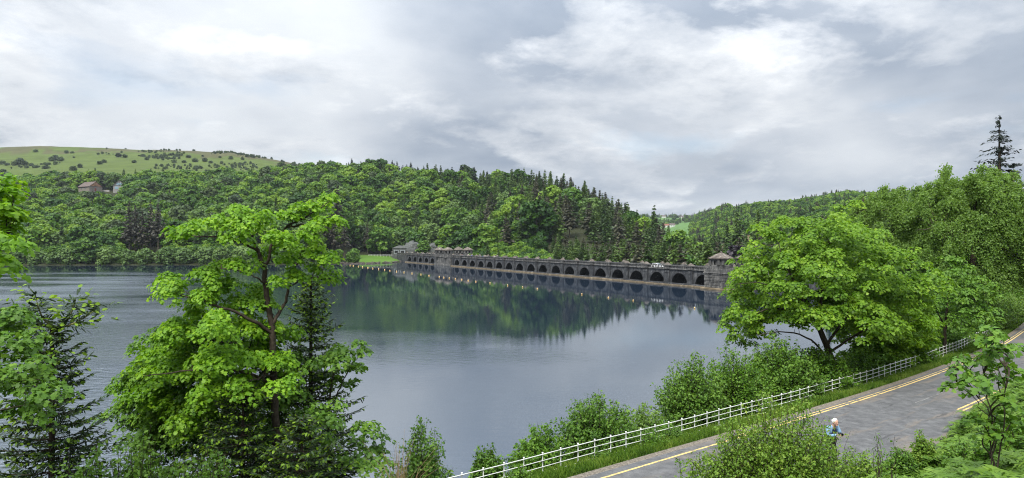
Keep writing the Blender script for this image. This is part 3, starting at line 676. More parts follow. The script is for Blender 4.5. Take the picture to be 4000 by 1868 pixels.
ORD = ['first', 'second', 'third', 'fourth', 'fifth', 'sixth', 'seventh', 'eighth', 'ninth', 'tenth', 'eleventh', 'twelfth', 'thirteenth', 'fourteenth', 'fifteenth', 'sixteenth', 'seventeenth', 'eighteenth', 'nineteenth', 'twentieth']
_lab = {}
def ordinal_labels(items):
    """items: (x in picture, label stem, object, category, group); alike things are told apart by their order from the left"""
    d = {}
    for it in items: d.setdefault(it[1], []).append(it)
    for stem, its in d.items():
        its.sort(key=lambda v: v[0])
        for q, it in enumerate(its): tag(it[2], stem if len(its) == 1 else f'{stem}, {ORD[min(q, 19)]} from left', it[3], it[4])
items = []
for q in np.nonzero(indiv)[0]:
    me = var[q]; con = bool(isc[q])
    nm = 'conifer_tree' if con else 'broadleaf_tree'
    o = link(nm, me, None, (X[q], Y[q], Z[q] - .3), rg.uniform(0, 6.28)); s = sc[q]; o.scale = (s * rg.uniform(.92, 1.1), s * rg.uniform(.92, 1.1), s)
    kind = ('brown-green conifer' if me in VN else 'dark conifer' if me in VD else 'green spruce') if con else 'leafy tree'
    items.append((x[q], f'{"small " if s < .9 else "large " if s > 1.18 else ""}{kind} {tier(Y[q], x[q])}, {place(x[q])}', o, 'conifer' if con else 'tree', 'conifers on the wooded slope' if con else 'leafy trees on the wooded slope'))
ordinal_labels(items)
# --- scattered stuff by geometry nodes: everything further up and beyond
def stuff_wood(name, label, X, Y, Z, scl, mesh_ids, meshes, cat='woodland'):
    col_ = bpy.data.collections.new('src_' + name)
    for q, me in enumerate(meshes):
        o = bpy.data.objects.new(f'{q:02d}_src_{name}', me); col_.objects.link(o)
    me = bpy.data.meshes.new(name); me.vertices.add(len(X)); me.vertices.foreach_set('co', np.c_[X, Y, Z - .3].astype('f').ravel())
    r2 = rngs(len(X))
    for an, ty, dat in (('scl', 'FLOAT', scl.astype('f')), ('rz', 'FLOAT', r2.uniform(0, 6.28, len(X)).astype('f')), ('idx', 'INT', np.asarray(mesh_ids).astype('i'))):
        a_ = me.attributes.new(an, ty, 'POINT'); a_.data.foreach_set('value', dat)
    o = link(name, me); tag(o, label, cat, kind='stuff')
    ng = bpy.data.node_groups.new('scatter_' + name, 'GeometryNodeTree')
    ng.interface.new_socket('Geometry', in_out='INPUT', socket_type='NodeSocketGeometry'); ng.interface.new_socket('Geometry', in_out='OUTPUT', socket_type='NodeSocketGeometry')
    gi, go = ng.nodes.new('NodeGroupInput'), ng.nodes.new('NodeGroupOutput')
    ins = ng.nodes.new('GeometryNodeInstanceOnPoints'); ci_ = ng.nodes.new('GeometryNodeCollectionInfo'); ci_.inputs[0].default_value = col_
    ci_.inputs['Separate Children'].default_value = True; ci_.inputs['Reset Children'].default_value = True
    def attr(n_, ty):
        q = ng.nodes.new('GeometryNodeInputNamedAttribute'); q.data_type = ty; q.inputs[0].default_value = n_; return q.outputs[0]
    cx = ng.nodes.new('ShaderNodeCombineXYZ'); ng.links.new(attr('rz', 'FLOAT'), cx.inputs[2])
    ng.links.new(gi.outputs[0], ins.inputs['Points']); ng.links.new(ci_.outputs[0], ins.inputs['Instance']); ins.inputs['Pick Instance'].default_value = True
    ng.links.new(attr('idx', 'INT'), ins.inputs['Instance Index']); ng.links.new(cx.outputs[0], ins.inputs['Rotation']); ng.links.new(attr('scl', 'FLOAT'), ins.inputs['Scale'])
    ng.links.new(ins.outputs[0], go.inputs[0])
    md = o.modifiers.new('scatter', 'NODES'); md.node_group = ng
    return o
ALLM = VB + VC + VN + VD + VG + VK; mid = {m_: q for q, m_ in enumerate(ALLM)}
k = ~indiv
stuff_wood('hillside_wood', 'dense mixed wood covering the upper hillside behind the lake', X[k], Y[k], Z[k], sc[k], [mid[m_] for m_ in var[k]], ALLM)
# undergrowth filling the wood edge
n = 1500; xs = rg.uniform(-200, 2750, n); Ys = shoreY(xs) + np.where(xs < 1570, rg.uniform(12, 40, n), rg.uniform(10, 60, n)); Xs = (xs - 2000) / FPX * Ys; kk = keep_clear(Xs, Ys, xs, np.full(n, 900.))
kk &= (xs < 1370) | (xs > 1800); Xs, Ys = Xs[kk], Ys[kk]
stuff_wood('undergrowth', 'low undergrowth along the foot of the wood', Xs, Ys, H(Xs, Ys), rg.uniform(.3, .6, len(Xs)), rg.integers(0, 6, len(Xs)), VB, 'undergrowth')
n = 260; xs = rg.uniform(1850, 2120, n); Ys = shoreY(xs) + rg.uniform(30, 190, n); Xs = (xs - 2000) / FPX * Ys
stuff_wood('hillfoot_undergrowth', 'low leafy undergrowth between the trees behind the dam', Xs, Ys, H(Xs, Ys), rg.uniform(.3, .6, n), rg.integers(0, 6, n), VB, 'undergrowth')
# right-hand hill across the valley, trees behind the dam, and the far valley side
g = 9.5; gx, gy = np.meshgrid(np.arange(60, 900, g), np.arange(230, 1120, g)); X2 = gx.ravel() + rg.uniform(-.45, .45, gx.size) * g; Y2 = gy.ravel() + rg.uniform(-.45, .45, gx.size) * g
x2 = 2000 + X2 / Y2 * FPX; Z2 = H(X2, Y2)
k = (x2 > 2640) & (x2 < 4300) & (Y2 > shoreY(x2) + 18) & ~((Y2 > 900) & (x2 < 2700)) & ~((x2 > 2780) & (x2 < 2960) & (Y2 > 455) & (Y2 < 600))
k &= ~((Y2 > 1040) & (fbm(X2 / 60, Y2 / 60, 2) > -.1))
X2, Y2, x2, Z2 = X2[k], Y2[k], x2[k], Z2[k]
ids = np.where(rg.random(len(X2)) < np.where(Y2 < 450, .7, .32) + fbm(X2 / 60, Y2 / 60, 6), rg.integers(6, 14, len(X2)), rg.integers(0, 6, len(X2)))
stuff_wood('valley_wood', 'bluish mixed wood on the hill right of the valley', X2, Y2, Z2, rg.uniform(.6, .95, len(X2)), ids, ALLM)
n = 2600; xs = rg.uniform(2330, 2850, n); Ys = rg.uniform(1250, 2650, n); Xs = (xs - 2000) / FPX * Ys
kk = (fbm(Xs / 130, Ys / 260, 31) > -.015) | (Ys > 2520); kk &= ~((xs > 2560) & (xs < 2705) & (Ys < 1850) & (fbm(Xs / 50, Ys / 90, 12) > -.2)); Xs, Ys, xs = Xs[kk], Ys[kk], xs[kk]
stuff_wood('far_valley_wood', 'hazy hedges and woods on the far side of the valley', Xs, Ys, H(Xs, Ys), rg.uniform(.6, 1.15, len(Xs)), rg.integers(0, 14, len(Xs)), ALLM)
# scrub on the open hill: each bush a thing
ids = [(318,122,9),(600,130,10),(650,130,8),(465,200,12),(500,190,14),(545,200,13),(1070,165,13),(1125,170,12),(665,172,5),(1290,160,9),(1350,125,6),(1400,128,6),(1412,170,9),(1470,192,6),(1325,190,10),(1540,150,8),(1600,158,9),(1640,150,7),(1700,170,9),(1760,208,10),(1850,205,10),(175,235,16),(130,240,13),(225,240,12),(320,262,9),(410,270,10),(660,285,10),(1985,170,7),(2085,185,9),(2190,190,8),(2232,165,9),(2285,168,7),(1750,108,7),(1133,92,4),(962,88,4),(20,230,10),(60,240,9),(25,310,10),(1570,215,9),(1500,160,6),(1900,220,9),(1255,155,5),(1830,160,6),(1660,215,9),(2000,225,8),(900,230,11),(940,215,10),(1210,215,9),(720,260,9)]
hb = []
def hillword(xz):
    for l_, s in ((350, 'far left end of the open hill'), (700, 'pasture above the stone barn'), (1180, 'pasture right of the barn'), (1560, 'middle of the open hill'), (1950, 'scrubby slope left of the sycamore top'), (3000, 'falling right shoulder of the open hill')):
        if xz < l_: return s
for (xz, yz, hh) in ids:
    r_ = raycast(xz / 2.313, 540 + yz / 2.313 + 3, 700)
    if r_ is None:
        q = at(xz / 2.313, 540, 1480); r_ = (q[0], 1480, float(H(q[0], 1480)))
    me = VH[rg.integers(3)]; o = link('hill_bush', me, None, (r_[0], r_[1], r_[2] - .4), rg.uniform(0, 6)); s = hh / 10 * .85; o.scale = (s * rg.uniform(.8, 1.3), s * rg.uniform(.8, 1.2), s * rg.uniform(.6, .85))
    lb = f'{"large" if hh > 11 else "small" if hh < 7 else "rounded"} dark green bush on the {hillword(xz)}'
    hb.append((xz, lb, o, 'bush', 'bushes scattered on the open hill'))
ordinal_labels(hb)

n = 5200; xs = rg.uniform(-150, 1400, n); Ys = rg.uniform(790, 1500, n); Xs = (xs - 2000) / FPX * Ys
kk = fbm(Xs / 60, Ys / 110, 57) > np.interp(xs, [0, 350, 560, 800, 1200, 1400], [.17, .17, .10, .02, -.05, -.1]) + np.interp(Ys, [790, 900, 1300, 1500], [-.16, .0, .04, .08]); Xs, Ys = Xs[kk], Ys[kk]
stuff_wood('hill_scrub', 'low gorse, bracken and hawthorn scrub on the open hill', Xs, Ys, H(Xs, Ys), rg.uniform(.14, .5, len(Xs)), rg.integers(0, 3, len(Xs)), VH, 'scrub')

# ------------------------------------------------------------------ lakeside willows, pines by the shore, trees behind the dam
def two_part(name, me_src, loc, s, rz, label, cat, group=None):
    """tree as trunk and crown parts split from a joined template"""
    e = empty(name, loc, rz); tag(e, label, cat, group); e.scale = s if isinstance(s, tuple) else (s, s, s)
    tr, cr = split_cache(me_src)
    link('trunk', tr, e); link('crown', cr, e); return e
_sp = {}
def split_cache(me):
    if me.name in _sp: return _sp[me.name]
    n = len(me.polygons); mi = np.empty(n, 'i'); me.polygons.foreach_get('material_index', mi); res = []
    co = np.empty(len(me.vertices) * 3, 'f'); me.vertices.foreach_get('co', co); co = co.reshape(-1, 3); tn = np.empty(len(co), 'f'); me.attributes['tone'].data.foreach_get('value', tn)
    for q, nm in ((1, 'trunk'), (0, 'crown')):
        b = MB(); polys = [list(me.polygons[i_].vertices) for i_ in np.nonzero(mi == q)[0]]
        k = len(polys[0]); F = np.array(polys); uniq, inv = np.unique(F, return_inverse=True); b.add(co[uniq], inv.reshape(F.shape), tn[uniq]); res.append(b.build(nm, [me.materials[q]]))
    _sp[me.name] = res; return res
wl = [(15,1034,9,'at the left edge of the picture'),(75,1034,7.5,'second from the left edge'),(150,1034,8,'left of the grey-green pair'),(215,1034,7,'with a low skirt in the water'),(268,1034,9.5,'left of the taller dark bush'),(340,1034,13,'tallest and darkest of the row'),(415,1034,9.5,'just right of the tallest'),(500,1034,8.5,'below the dark pines, left'),(565,1034,9,'below the dark pines, right'),(655,1034,9.5,'pale, right of the dark pines'),(720,1034,9,'behind the outer left sycamore twigs'),(800,1033,10,'seen under the left sycamore arm'),(870,1033,9.5,'seen through the sycamore, left'),(950,1032,10,'seen through the middle of the sycamore'),(1040,1032,10,'beside the sycamore trunk'),(1120,1031,9.5,'right of the sycamore trunk'),(1210,1030,9,'seen through the right sycamore twigs'),(1290,1029,7,'last of the row, right of the sycamore')]
for (x_, y_, hh, wd) in wl:
    Yq = float(shoreY(np.array(float(x_)))) + 6; Xq = (x_ - 2000) / FPX * Yq
    s = hh / 10; dark = hh > 12
    two_part('willow_bush', VB[1] if dark else VP[rg.integers(4)], (Xq, Yq, -.2), (s * 1.12 * (.6 if dark else 1), s, s * (.75 if dark else 1)), rg.uniform(0, 6), f'rounded lakeside willow bush {wd}', 'bush', 'willow bushes along the far shore')
PINE = [conifer_mesh(300 + i, 32, 5.2, [M['far_pine'], BK], 30, 7, base=.22 + .06 * i, droop=.1, top_thin=1.0, blades=7, ragged=.5) for i in range(3)]
for (x_, Yq, hh, wd) in ((505, 424, 33, 'leftmost of the dark pines on the far shore'), (528, 432, 30, 'second of the dark pines on the far shore'), (556, 424, 27, 'shortest of the dark pines on the far shore'), (588, 428, 33, 'fourth of the dark pines on the far shore'), (618, 422, 32, 'rightmost of the dark pines on the far shore'),
                        (1265, 436, 24, 'low pine left of the pale birch on the far shore'), (1318, 470, 40, 'tallest brown-green conifer rising above the sycamore tip'), (1345, 432, 26, 'pine with bare trunk left of the white board'), (1300, 440, 25, 'pine in the shade right of the sycamore'), (1435, 480, 21, 'thin dark pine with bare pole trunk above the grass bank')):
    Xq = (x_ - 2000) / FPX * Yq; s = hh / 32
    two_part('pine_tree', PINE[rg.integers(3)], (Xq, Yq, float(H(Xq, Yq)) - .3), (s * rg.uniform(.85, 1.05), s * .95, s), rg.uniform(0, 6), wd, 'pine')
VL = [broad_mesh(320 + i, 9, 3.6, 1300, .75, [M['hazel'], BK], flat=.6, base=.06) for i in range(2)]
for (x_, Yq, hh, me, wd, cat) in ((1370, 412, 7, VL[0], 'pale young birch beside the white board', 'tree'), (1385, 414, 9, VL[1], 'yellow-green bush right of the white board', 'bush'), (1320, 409, 8, VL[1], 'loose pale bush left of the white board', 'bush'), (1655, 460, 10.5, VL[0], 'bright leafy tree in front of the rock outcrop', 'tree'),
     (1800, 418, 19, VB[0], 'bright tree rising right behind the clustered turrets', 'tree'), (1765, 446, 22, VB[3], 'tall leafy tree directly behind the clustered turrets', 'tree'), (1905, 352, 16, VC[1], 'dark spruce just right of the clustered turrets', 'conifer'), (1948, 345, 13, VC[2], 'pale pyramid spruce right of the turrets', 'conifer'), (2050, 330, 10, VL[0], 'small yellow-green round tree behind the middle arches', 'tree'),
     (2125, 318, 9.5, VL[1], 'second small yellow-green tree behind the middle arches', 'tree'), (2095, 395, 26, VB[4], 'great domed tree behind the small yellow-green pair', 'tree'), (2180, 310, 9, VL[0], 'low bright tree behind the middle arches', 'tree'), (2310, 280, 9, VL[1], 'low bright bush showing over the balustrade', 'bush'), (2555, 460, 30, VC[0], 'lone tall spruce against the valley gap', 'conifer'),
     (2890, 250, 14, VU[0], 'dark purple copper beech behind the square turret', 'tree'), (2700, 350, 16, VL[0], 'yellow-green tree at the right end of the conifer slope', 'tree'), (2745, 250, 15, VN[1], 'dark pine left behind the square turret', 'conifer'), (2800, 262, 17, VN[0], 'dark pine right behind the square turret', 'conifer'), (2715, 265, 14, VN[2], 'low dark pine beside the square turret', 'conifer'),
     (2770, 235, 7, VP[0], 'pale grey-green bush against the square turret', 'bush'), (2840, 300, 24, VC[3], 'tall spruce behind the sycamore, right of the turret', 'conifer'), (2880, 310, 30, VC[4], 'tallest dark spruce right of the square turret', 'conifer'), (2960, 290, 28, VC[2], 'dark spruce behind the left side of the right sycamore', 'conifer'), (25, 800, 14, VU[0], 'dark copper tree at the left edge of the hill wood', 'tree'), (262, 752, 9, VU[0], 'dark copper tree left of the stone barn', 'tree')):
    Xq = (x_ - 2000) / FPX * Yq; base_h = 15 if me in VB else 20 if me in VC else 19 if me in VN else 14 if me in VU else 10 if me in VP else 9
    s = hh / base_h; zq = float(H(Xq, Yq))
    two_part('leafy_tree' if cat == 'tree' else 'leafy_bush' if cat == 'bush' else 'spruce_tree', me, (Xq, Yq, zq - .3), s, rg.uniform(0, 6), wd, cat)
# small conifers filling the slope just behind the dam
cb = []; n = 140; xs = np.sort(rg.uniform(2160, 2790, n)); Ys = shoreY(xs) + rg.uniform(14, 110, n); Xs = (xs - 2000) / FPX * Ys; Zs = H(Xs, Ys)
for q in range(n):
    me = VC[rg.integers(5)] if rg.random() < .75 else VN[rg.integers(3)]
    hh = np.clip(CAMZ - (965 + rg.uniform(-40, 25) - HOR) / FPX * Ys[q] - Zs[q], 9, 19); s = hh / 20
    o = link('conifer_tree', me, None, (Xs[q], Ys[q], Zs[q] - .3), rg.uniform(0, 6)); o.scale = (s * 1.15, s * 1.15, s)
    cb.append((xs[q], f'{"brown-green" if me in VN else "grey-green"} conifer {"just" if Ys[q] < shoreY(xs[q]) + 60 else "further"} behind the balustrade, {place(xs[q])}', o, 'conifer', 'conifers close behind the dam'))
ordinal_labels(cb)

# ------------------------------------------------------------------ rock, bank stones, barn, house, board, portal
def rock_mesh(seed, sx, sy, sz, n=22, rough=.3):
    bm = bmesh.new(); bmesh.ops.create_icosphere(bm, subdivisions=4, radius=1); rg_ = rngs(seed)
    dirs = unit(rg_.normal(size=(26, 3))); offs = rg_.uniform(.62, .98, 26)
    for v in bm.verts:
        q = np.array(v.co); dd2 = dirs @ q; k = np.nonzero(dd2 > .05)[0]; f = min(1.0, float(np.min(offs[k] / dd2[k])))
        q = q * f; q = q + rough * .12 * rg_.normal(size=3) * .4; v.co = Vector((q[0] * sx, q[1] * sy, q[2] * sz))
    me = bpy.data.meshes.new('rock'); bm.to_mesh(me); bm.free(); a_ = me.attributes.new('tone', 'FLOAT', 'POINT'); a_.data.foreach_set('value', np.clip(.5 + rg_.normal(size=len(me.vertices)) * .08, 0, 1).astype('f')); return me
rock = empty('rock_outcrop', (*at(1690, 1000, 470)[:2], 2)); tag(rock, 'pale grey bare rock face behind the left end of the dam', 'rock')
for (x_, y_, Yq, sx, sy, sz) in ((1618, 982, 468, 9, 8, 9.5), (1690, 980, 466, 12, 9, 9.5), (1748, 982, 458, 9, 8, 8.5), (1790, 985, 440, 6.5, 7, 8), (1590, 998, 468, 7, 6, 6)):
    me = rock_mesh(int(x_), sx, sy, sz, rough=.6); me.materials.append(M['rock']); q = at(x_, y_, Yq); o = link('rock_face', me, rock); o.location = (q[0] - rock.location[0], q[1] - rock.location[1], q[2] - 2 - 2)
bm_s = [rock_mesh(500 + q, 1, .8, .6) for q in range(6)]
for me in bm_s: me.materials.append(M['boulder']); me.name = 'boulder'
for q in range(150):
    x_ = rg.uniform(1330, 1590) if q > 40 else rg.uniform(1395, 1585); Yq = float(shoreY(np.array(x_))) - rg.uniform(-4.5, 2.6) ; Xq = (x_ - 2000) / FPX * Yq
    o = link('boulder', bm_s[q % 6], ground, (Xq, Yq, max(-.1, float(H(Xq, Yq)) + .1)), rg.uniform(0, 6)); s = rg.uniform(.35, 1.15); o.scale = (s * 1.3, s, s)
M['slate'] = simple('brown tile roof', (.115, .09, .08), .85, .2, nscale=1.2, namt=.35, bump=.3)
M['fieldstone'] = simple('field stone wall', (.20, .18, .155), .95, .1, nscale=2.5, namt=.45, bump=.6)
M['oak'] = simple('orange oak boarding', (.36, .20, .115), .7, .2, nscale=1.5, namt=.2)
M['beam'] = simple('dark beams', (.035, .03, .028), .8, .2)
M['render'] = simple('pale render', (.30, .29, .27), .8, .2, nscale=.8, namt=.12)
M['glass'] = simple('window glass', (.10, .14, .18), .12, .6)
M['glass_b'] = simple('pale blue window glass', (.26, .38, .45), .12, .6)
M['redoor'] = simple('red door', (.22, .045, .025), .6, .3)
def gable_house(name, loc, rz, L_, W_, hw, hr, mw, mg, label, win):
    e = empty(name, loc, rz); tag(e, label, 'house' if 'house' in name else 'barn')
    b = MB(); b.box(-L_ / 2, L_ / 2, -W_ / 2, W_ / 2, -2.5, hw); link('wall', b.build('wall', [mw]), e)
    for s in (-1, 1):
        b = MB(); x0 = s * (L_ / 2 + .02); x1 = s * (L_ / 2 - .3); V = [[x0, -W_ / 2, hw], [x0, W_ / 2, hw], [x0, 0, hw + hr], [x1, -W_ / 2, hw], [x1, W_ / 2, hw], [x1, 0, hw + hr]]
        b.add(V, [[0, 1, 2], [3, 5, 4]]); gb = link('gable', b.build('gable', [mg]), e)
        if s > 0:
            b = MB()
            for (y0_, z0_, y1_, z1_) in ((-W_ / 2, hw + .1, W_ / 2, hw + .1), (0, hw + .1, 0, hw + hr - .3), (0, hw + .3, -W_ * .25, hw + hr * .5), (0, hw + .3, W_ * .25, hw + hr * .5)): b.tube([[x0 + .06, y0_, z0_], [x0 + .06, y1_, z1_]], .13, 4)
            link('truss', b.build('truss', [M['beam']]), gb)
    rf = MB(); o = .55
    for s in (-1, 1):
        ey, ez = s * (W_ / 2 + o), hw - o * hr / (W_ / 2); V = [[-L_ / 2 - o, ey, ez], [L_ / 2 + o, ey, ez], [L_ / 2 + o, 0, hw + hr], [-L_ / 2 - o, 0, hw + hr]]; V2 = [[a_, b_, c_ + .28] for a_, b_, c_ in V]
        rf.add(V + V2, [[4, 5, 6, 7], [0, 3, 2, 1], [0, 1, 5, 4], [1, 2, 6, 5], [3, 0, 4, 7]])
    roof = link('roof', rf.build('roof', [M['slate']]), e)
    b = MB(); b.box(-L_ / 2 - o, L_ / 2 + o, -W_ / 2 - o - .12, -W_ / 2 - o + .02, hw - o * hr / (W_ / 2) - .25, hw - o * hr / (W_ / 2) + .1); link('gutter', b.build('gutter', [M['beam']]), roof)
    for (face, a_, z_, w_, h_, mt, nm) in win:
        b = MB(); f = MB()
        if face == 'f': b.box(a_ - w_ / 2, a_ + w_ / 2, -W_ / 2 - .06, -W_ / 2 + .1, z_, z_ + h_); f.box(a_ - w_ / 2 - .12, a_ + w_ / 2 + .12, -W_ / 2 - .1, -W_ / 2 - .01, z_ - .14, z_ - .01)
        else: b.box(L_ / 2 - .1, L_ / 2 + .07, a_ - w_ / 2, a_ + w_ / 2, z_, z_ + h_); f.box(L_ / 2 + .01, L_ / 2 + .11, a_ - w_ / 2 - .12, a_ + w_ / 2 + .12, z_ - .14, z_ - .01)
        wn = link(nm, b.build(nm, [mt]), e); link('sill', f.build('sill', [M['beam']]), wn)
    return e
q = raycast(352, 750, 690, 900); print('barn', q)
gable_house('stone_barn', (q[0], q[1], q[2]), R(-30), 21, 13, 5.2, 5.0, M['fieldstone'], M['oak'], 'long stone barn with brown roof and orange timber gable in the hillside wood',
            [('f', -4.5, 2.6, 1.1, 1.1, M['glass'], 'window'), ('f', 2.5, 2.6, 1.1, 1.1, M['glass'], 'window'), ('g', -.5, .8, 1.5, 2.6, M['redoor'], 'door')])
q = raycast(466, 750, 690, 900)
gable_house('gabled_house', (q[0], q[1], q[2]), R(-62), 14, 11, 6.2, 5.6, M['render'], M['render'], 'pale gabled house with blue-grey glazed gable right of the barn',
            [('g', 0, 6.3, 5.0, 2.6, M['glass_b'], 'window'), ('g', -2.4, 2.6, 3.2, 2.4, M['glass_b'], 'window'), ('g', 2.6, 2.6, 2.2, 2.4, M['glass'], 'window'), ('f', -3, 2.6, 3, 2.2, M['glass_b'], 'window')])
b = MB(); q = raycast(412, 749, 690, 900); b.box(-4, 4, -.1, .1, -1, 1.6); tag(link('yard_wall', b.build('yard_wall', [M['render']]), None, (q[0], q[1], q[2])), 'low pale wall between the stone barn and the gabled house', 'wall')
bd = empty('notice_board', tuple(at(1366, 1003, 414))); tag(bd, 'white square board standing on the far grassy shore', 'sign')
bd.location.z = float(H(bd.location.x, bd.location.y)); b = MB(); b.box(-1.2, 1.2, -.06, .06, 2.2, 4.9); link('board', b.build('board', [M['white']]), bd)
for s in (-.9, .9): b = MB(); b.box(s - .08, s + .08, .062, .2, -.5, 4.5); link('post', b.build('post', [M['bark_g']]), bd)
M['framestone'] = simple('dressed frame stone', (.24, .26, .27), .9, .2, nscale=1.5)
po = empty('stone_portal', (*at(1562, 995, 462)[:2], 3.5)); tag(po, 'small stone building with two pale framed openings by the rock', 'building')
b = MB(); b.box(-5, 5, 0, 4, -3, 5.2); b.box(-5.3, 5.3, -.3, 4.3, 5.2, 5.6); b.add([[-5, 0, 5.6], [5, 0, 5.6], [3.4, 1.5, 7], [-1, 1.5, 7.2], [-5, 4, 5.6], [5, 4, 5.6]], [[0, 1, 2, 3]]); link('wall', b.build('wall', [M['rock']]), po)
for s in (-2.4, 1.8):
    b = MB(); b.box(s - 1.6, s + 1.6, -.15, -.002, 1.6, 4.2); fr = link('frame', b.build('frame', [M['framestone']]), po); b = MB(); b.box(s - 1.1, s + 1.1, -.2, -.152, 2.1, 3.7); link('opening', b.build('opening', [M['void']]), fr)  # openings are near-black blocks, the inner shade put into their colour
rl = empty('bank_railing', (*at(1490, 996, 466)[:2], 0)); tag(rl, 'thin pale railing on the grassy bank at the dam end', 'railing'); x0_, x1_ = at(1440, 996, 468)[0] - rl.location[0], at(1535, 996, 464)[0] - rl.location[0]; zr = 3.4
for f in np.linspace(0, 1, 9): b = MB(); b.box(-.05, .05, -.05, .05, -1, 1.1); link('post', b.build('post', [M['white']]), rl, (x0_ + (x1_ - x0_) * f, 2 - 4 * f, zr))
for z_ in (.5, 1.05): b = MB(); b.tube([[x0_, 2, zr + z_], [x1_, -2, zr + z_]], .05, 5); link('rail', b.build('rail', [M['white']]), rl)

# ------------------------------------------------------------------ buoys
M['buoy'] = simple('buoy orange-yellow', (.75, .48, .14), .4, .4); M['buoy_w'] = simple('buoy pale band', (.8, .74, .6), .4, .4)
bu = [(1500 + a_ / 3.68, 900 + b_ / 3.68) for a_, b_ in ((10,572),(85,583),(181,595),(288,607),(403,622),(531,638),(647,656),(795,673),(860,682),(938,692),(1026,703),(1118,714),(1210,726),(1320,740),(1524,763),(1778,796),(1992,822),(2204,845))]
bu += [(2200 + a_ / 3.68, 950 + b_ / 3.68) for a_, b_ in ((268,740),(648,788),(1006,830))] + [(2713, 1206)]
bu += [(1000 + a_ / 2.406, 560 + b_ / 2.406) for a_, b_ in ((885,1150),(915,1154),(962,1160),(1002,1166),(1052,1172),(1098,1178),(1153,1185))]
a10 = np.linspace(0, 2 * np.pi, 10, endpoint=False); c10 = np.c_[np.cos(a10), np.sin(a10)]
b1, b2 = MB(), MB(); b1.rings([(c10 * r_, z_) for r_, z_ in ((.05, -.32), (.3, -.2), (.42, .05), (.36, .3), (.2, .42))]); b2.rings([(c10 * .12, .4), (c10 * .12, .6), (c10 * .16, .62), (c10 * .05, .72)]); m1, m2 = b1.build('float', [M['buoy']], True), b2.build('top_ring', [M['buoy_w']])
bu = sorted(bu); bl_ = []
for q, (x_, y_) in enumerate(bu):
    Yq = CAMZ * FPX / (y_ - HOR); e = empty('buoy', ((x_ - 2000) / FPX * Yq, Yq, .1)); s = np.clip(Yq / 260, .7, 1.3); s *= .55; e.scale = (s, s, s); link('float', m1, e); link('top_ring', m2, e)
    wd = 'off the rocky shore' if x_ < 1560 else 'off the first five small arches' if x_ < 1720 else 'off the clustered turrets' if x_ < 1860 else 'off the further arches' if x_ < 2150 else 'off the nearer arches'
    lb = 'nearest yellow float, in the sky reflection by the square turret' if x_ > 2700 else f'small yellow float on the dark water {wd}'
    bl_.append((x_, lb, e, 'buoy', 'line of floats in front of the dam'))
ordinal_labels(bl_)

# ------------------------------------------------------------------ near trees
def curve(P, n=10, wob=0.0, rg_=None):
    P = np.asarray(P, float); t_ = np.r_[0, np.cumsum(np.linalg.norm(np.diff(P, axis=0), axis=1))]; u = np.linspace(0, t_[-1], n)
    Q = np.c_[np.interp(u, t_, P[:, 0]), np.interp(u, t_, P[:, 1]), np.interp(u, t_, P[:, 2])]
    for _ in range(2): Q[1:-1] = .25 * Q[:-2] + .5 * Q[1:-1] + .25 * Q[2:]
    if wob and rg_ is not None: Q[1:-1] += rg_.normal(size=Q[1:-1].shape) * wob
    return Q
def spray(b, rg_, c, Rr, outw, leaf, cover, tone0, tmpl=LEAF_SYC, flat=.3, tonevar=.16, mat=0):
    n = max(6, int(math.pi * Rr * Rr * cover / (leaf * leaf * .55))); r_ = Rr * np.sqrt(rg_.random(n)); a_ = rg_.uniform(0, 6.283, n); f = r_ / Rr
    d = np.c_[np.cos(a_), np.sin(a_), np.zeros(n)]; out2 = np.array([outw[0], outw[1], 0.0])
    lump = .5 + .5 * np.sin(a_ * 3 + rg_.uniform(0, 6))
    P = np.asarray(c) + d * (r_ * (.8 + .25 * lump))[:, None]; P[:, 2] += flat * Rr * (1 - f ** 2) - .22 * Rr * f * f + rg_.normal(size=n) * .09 * Rr
    P[:, 2] -= .22 * (d @ out2) * r_
    Nn = np.c_[d[:, :2] * (.25 + .5 * f[:, None]) + out2[:2] * .35, np.ones(n)] + rg_.normal(size=(n, 3)) * .42
    Tp = d * .8 + out2 * .3 + rg_.normal(size=(n, 3)) * .45 + [0, 0, -.45]
    b.leaves(P, Nn, Tp, leaf * rg_.uniform(.65, 1.25, n), *tmpl, np.clip(tone0 + rg_.normal(size=n) * tonevar, 0, 1), mat)
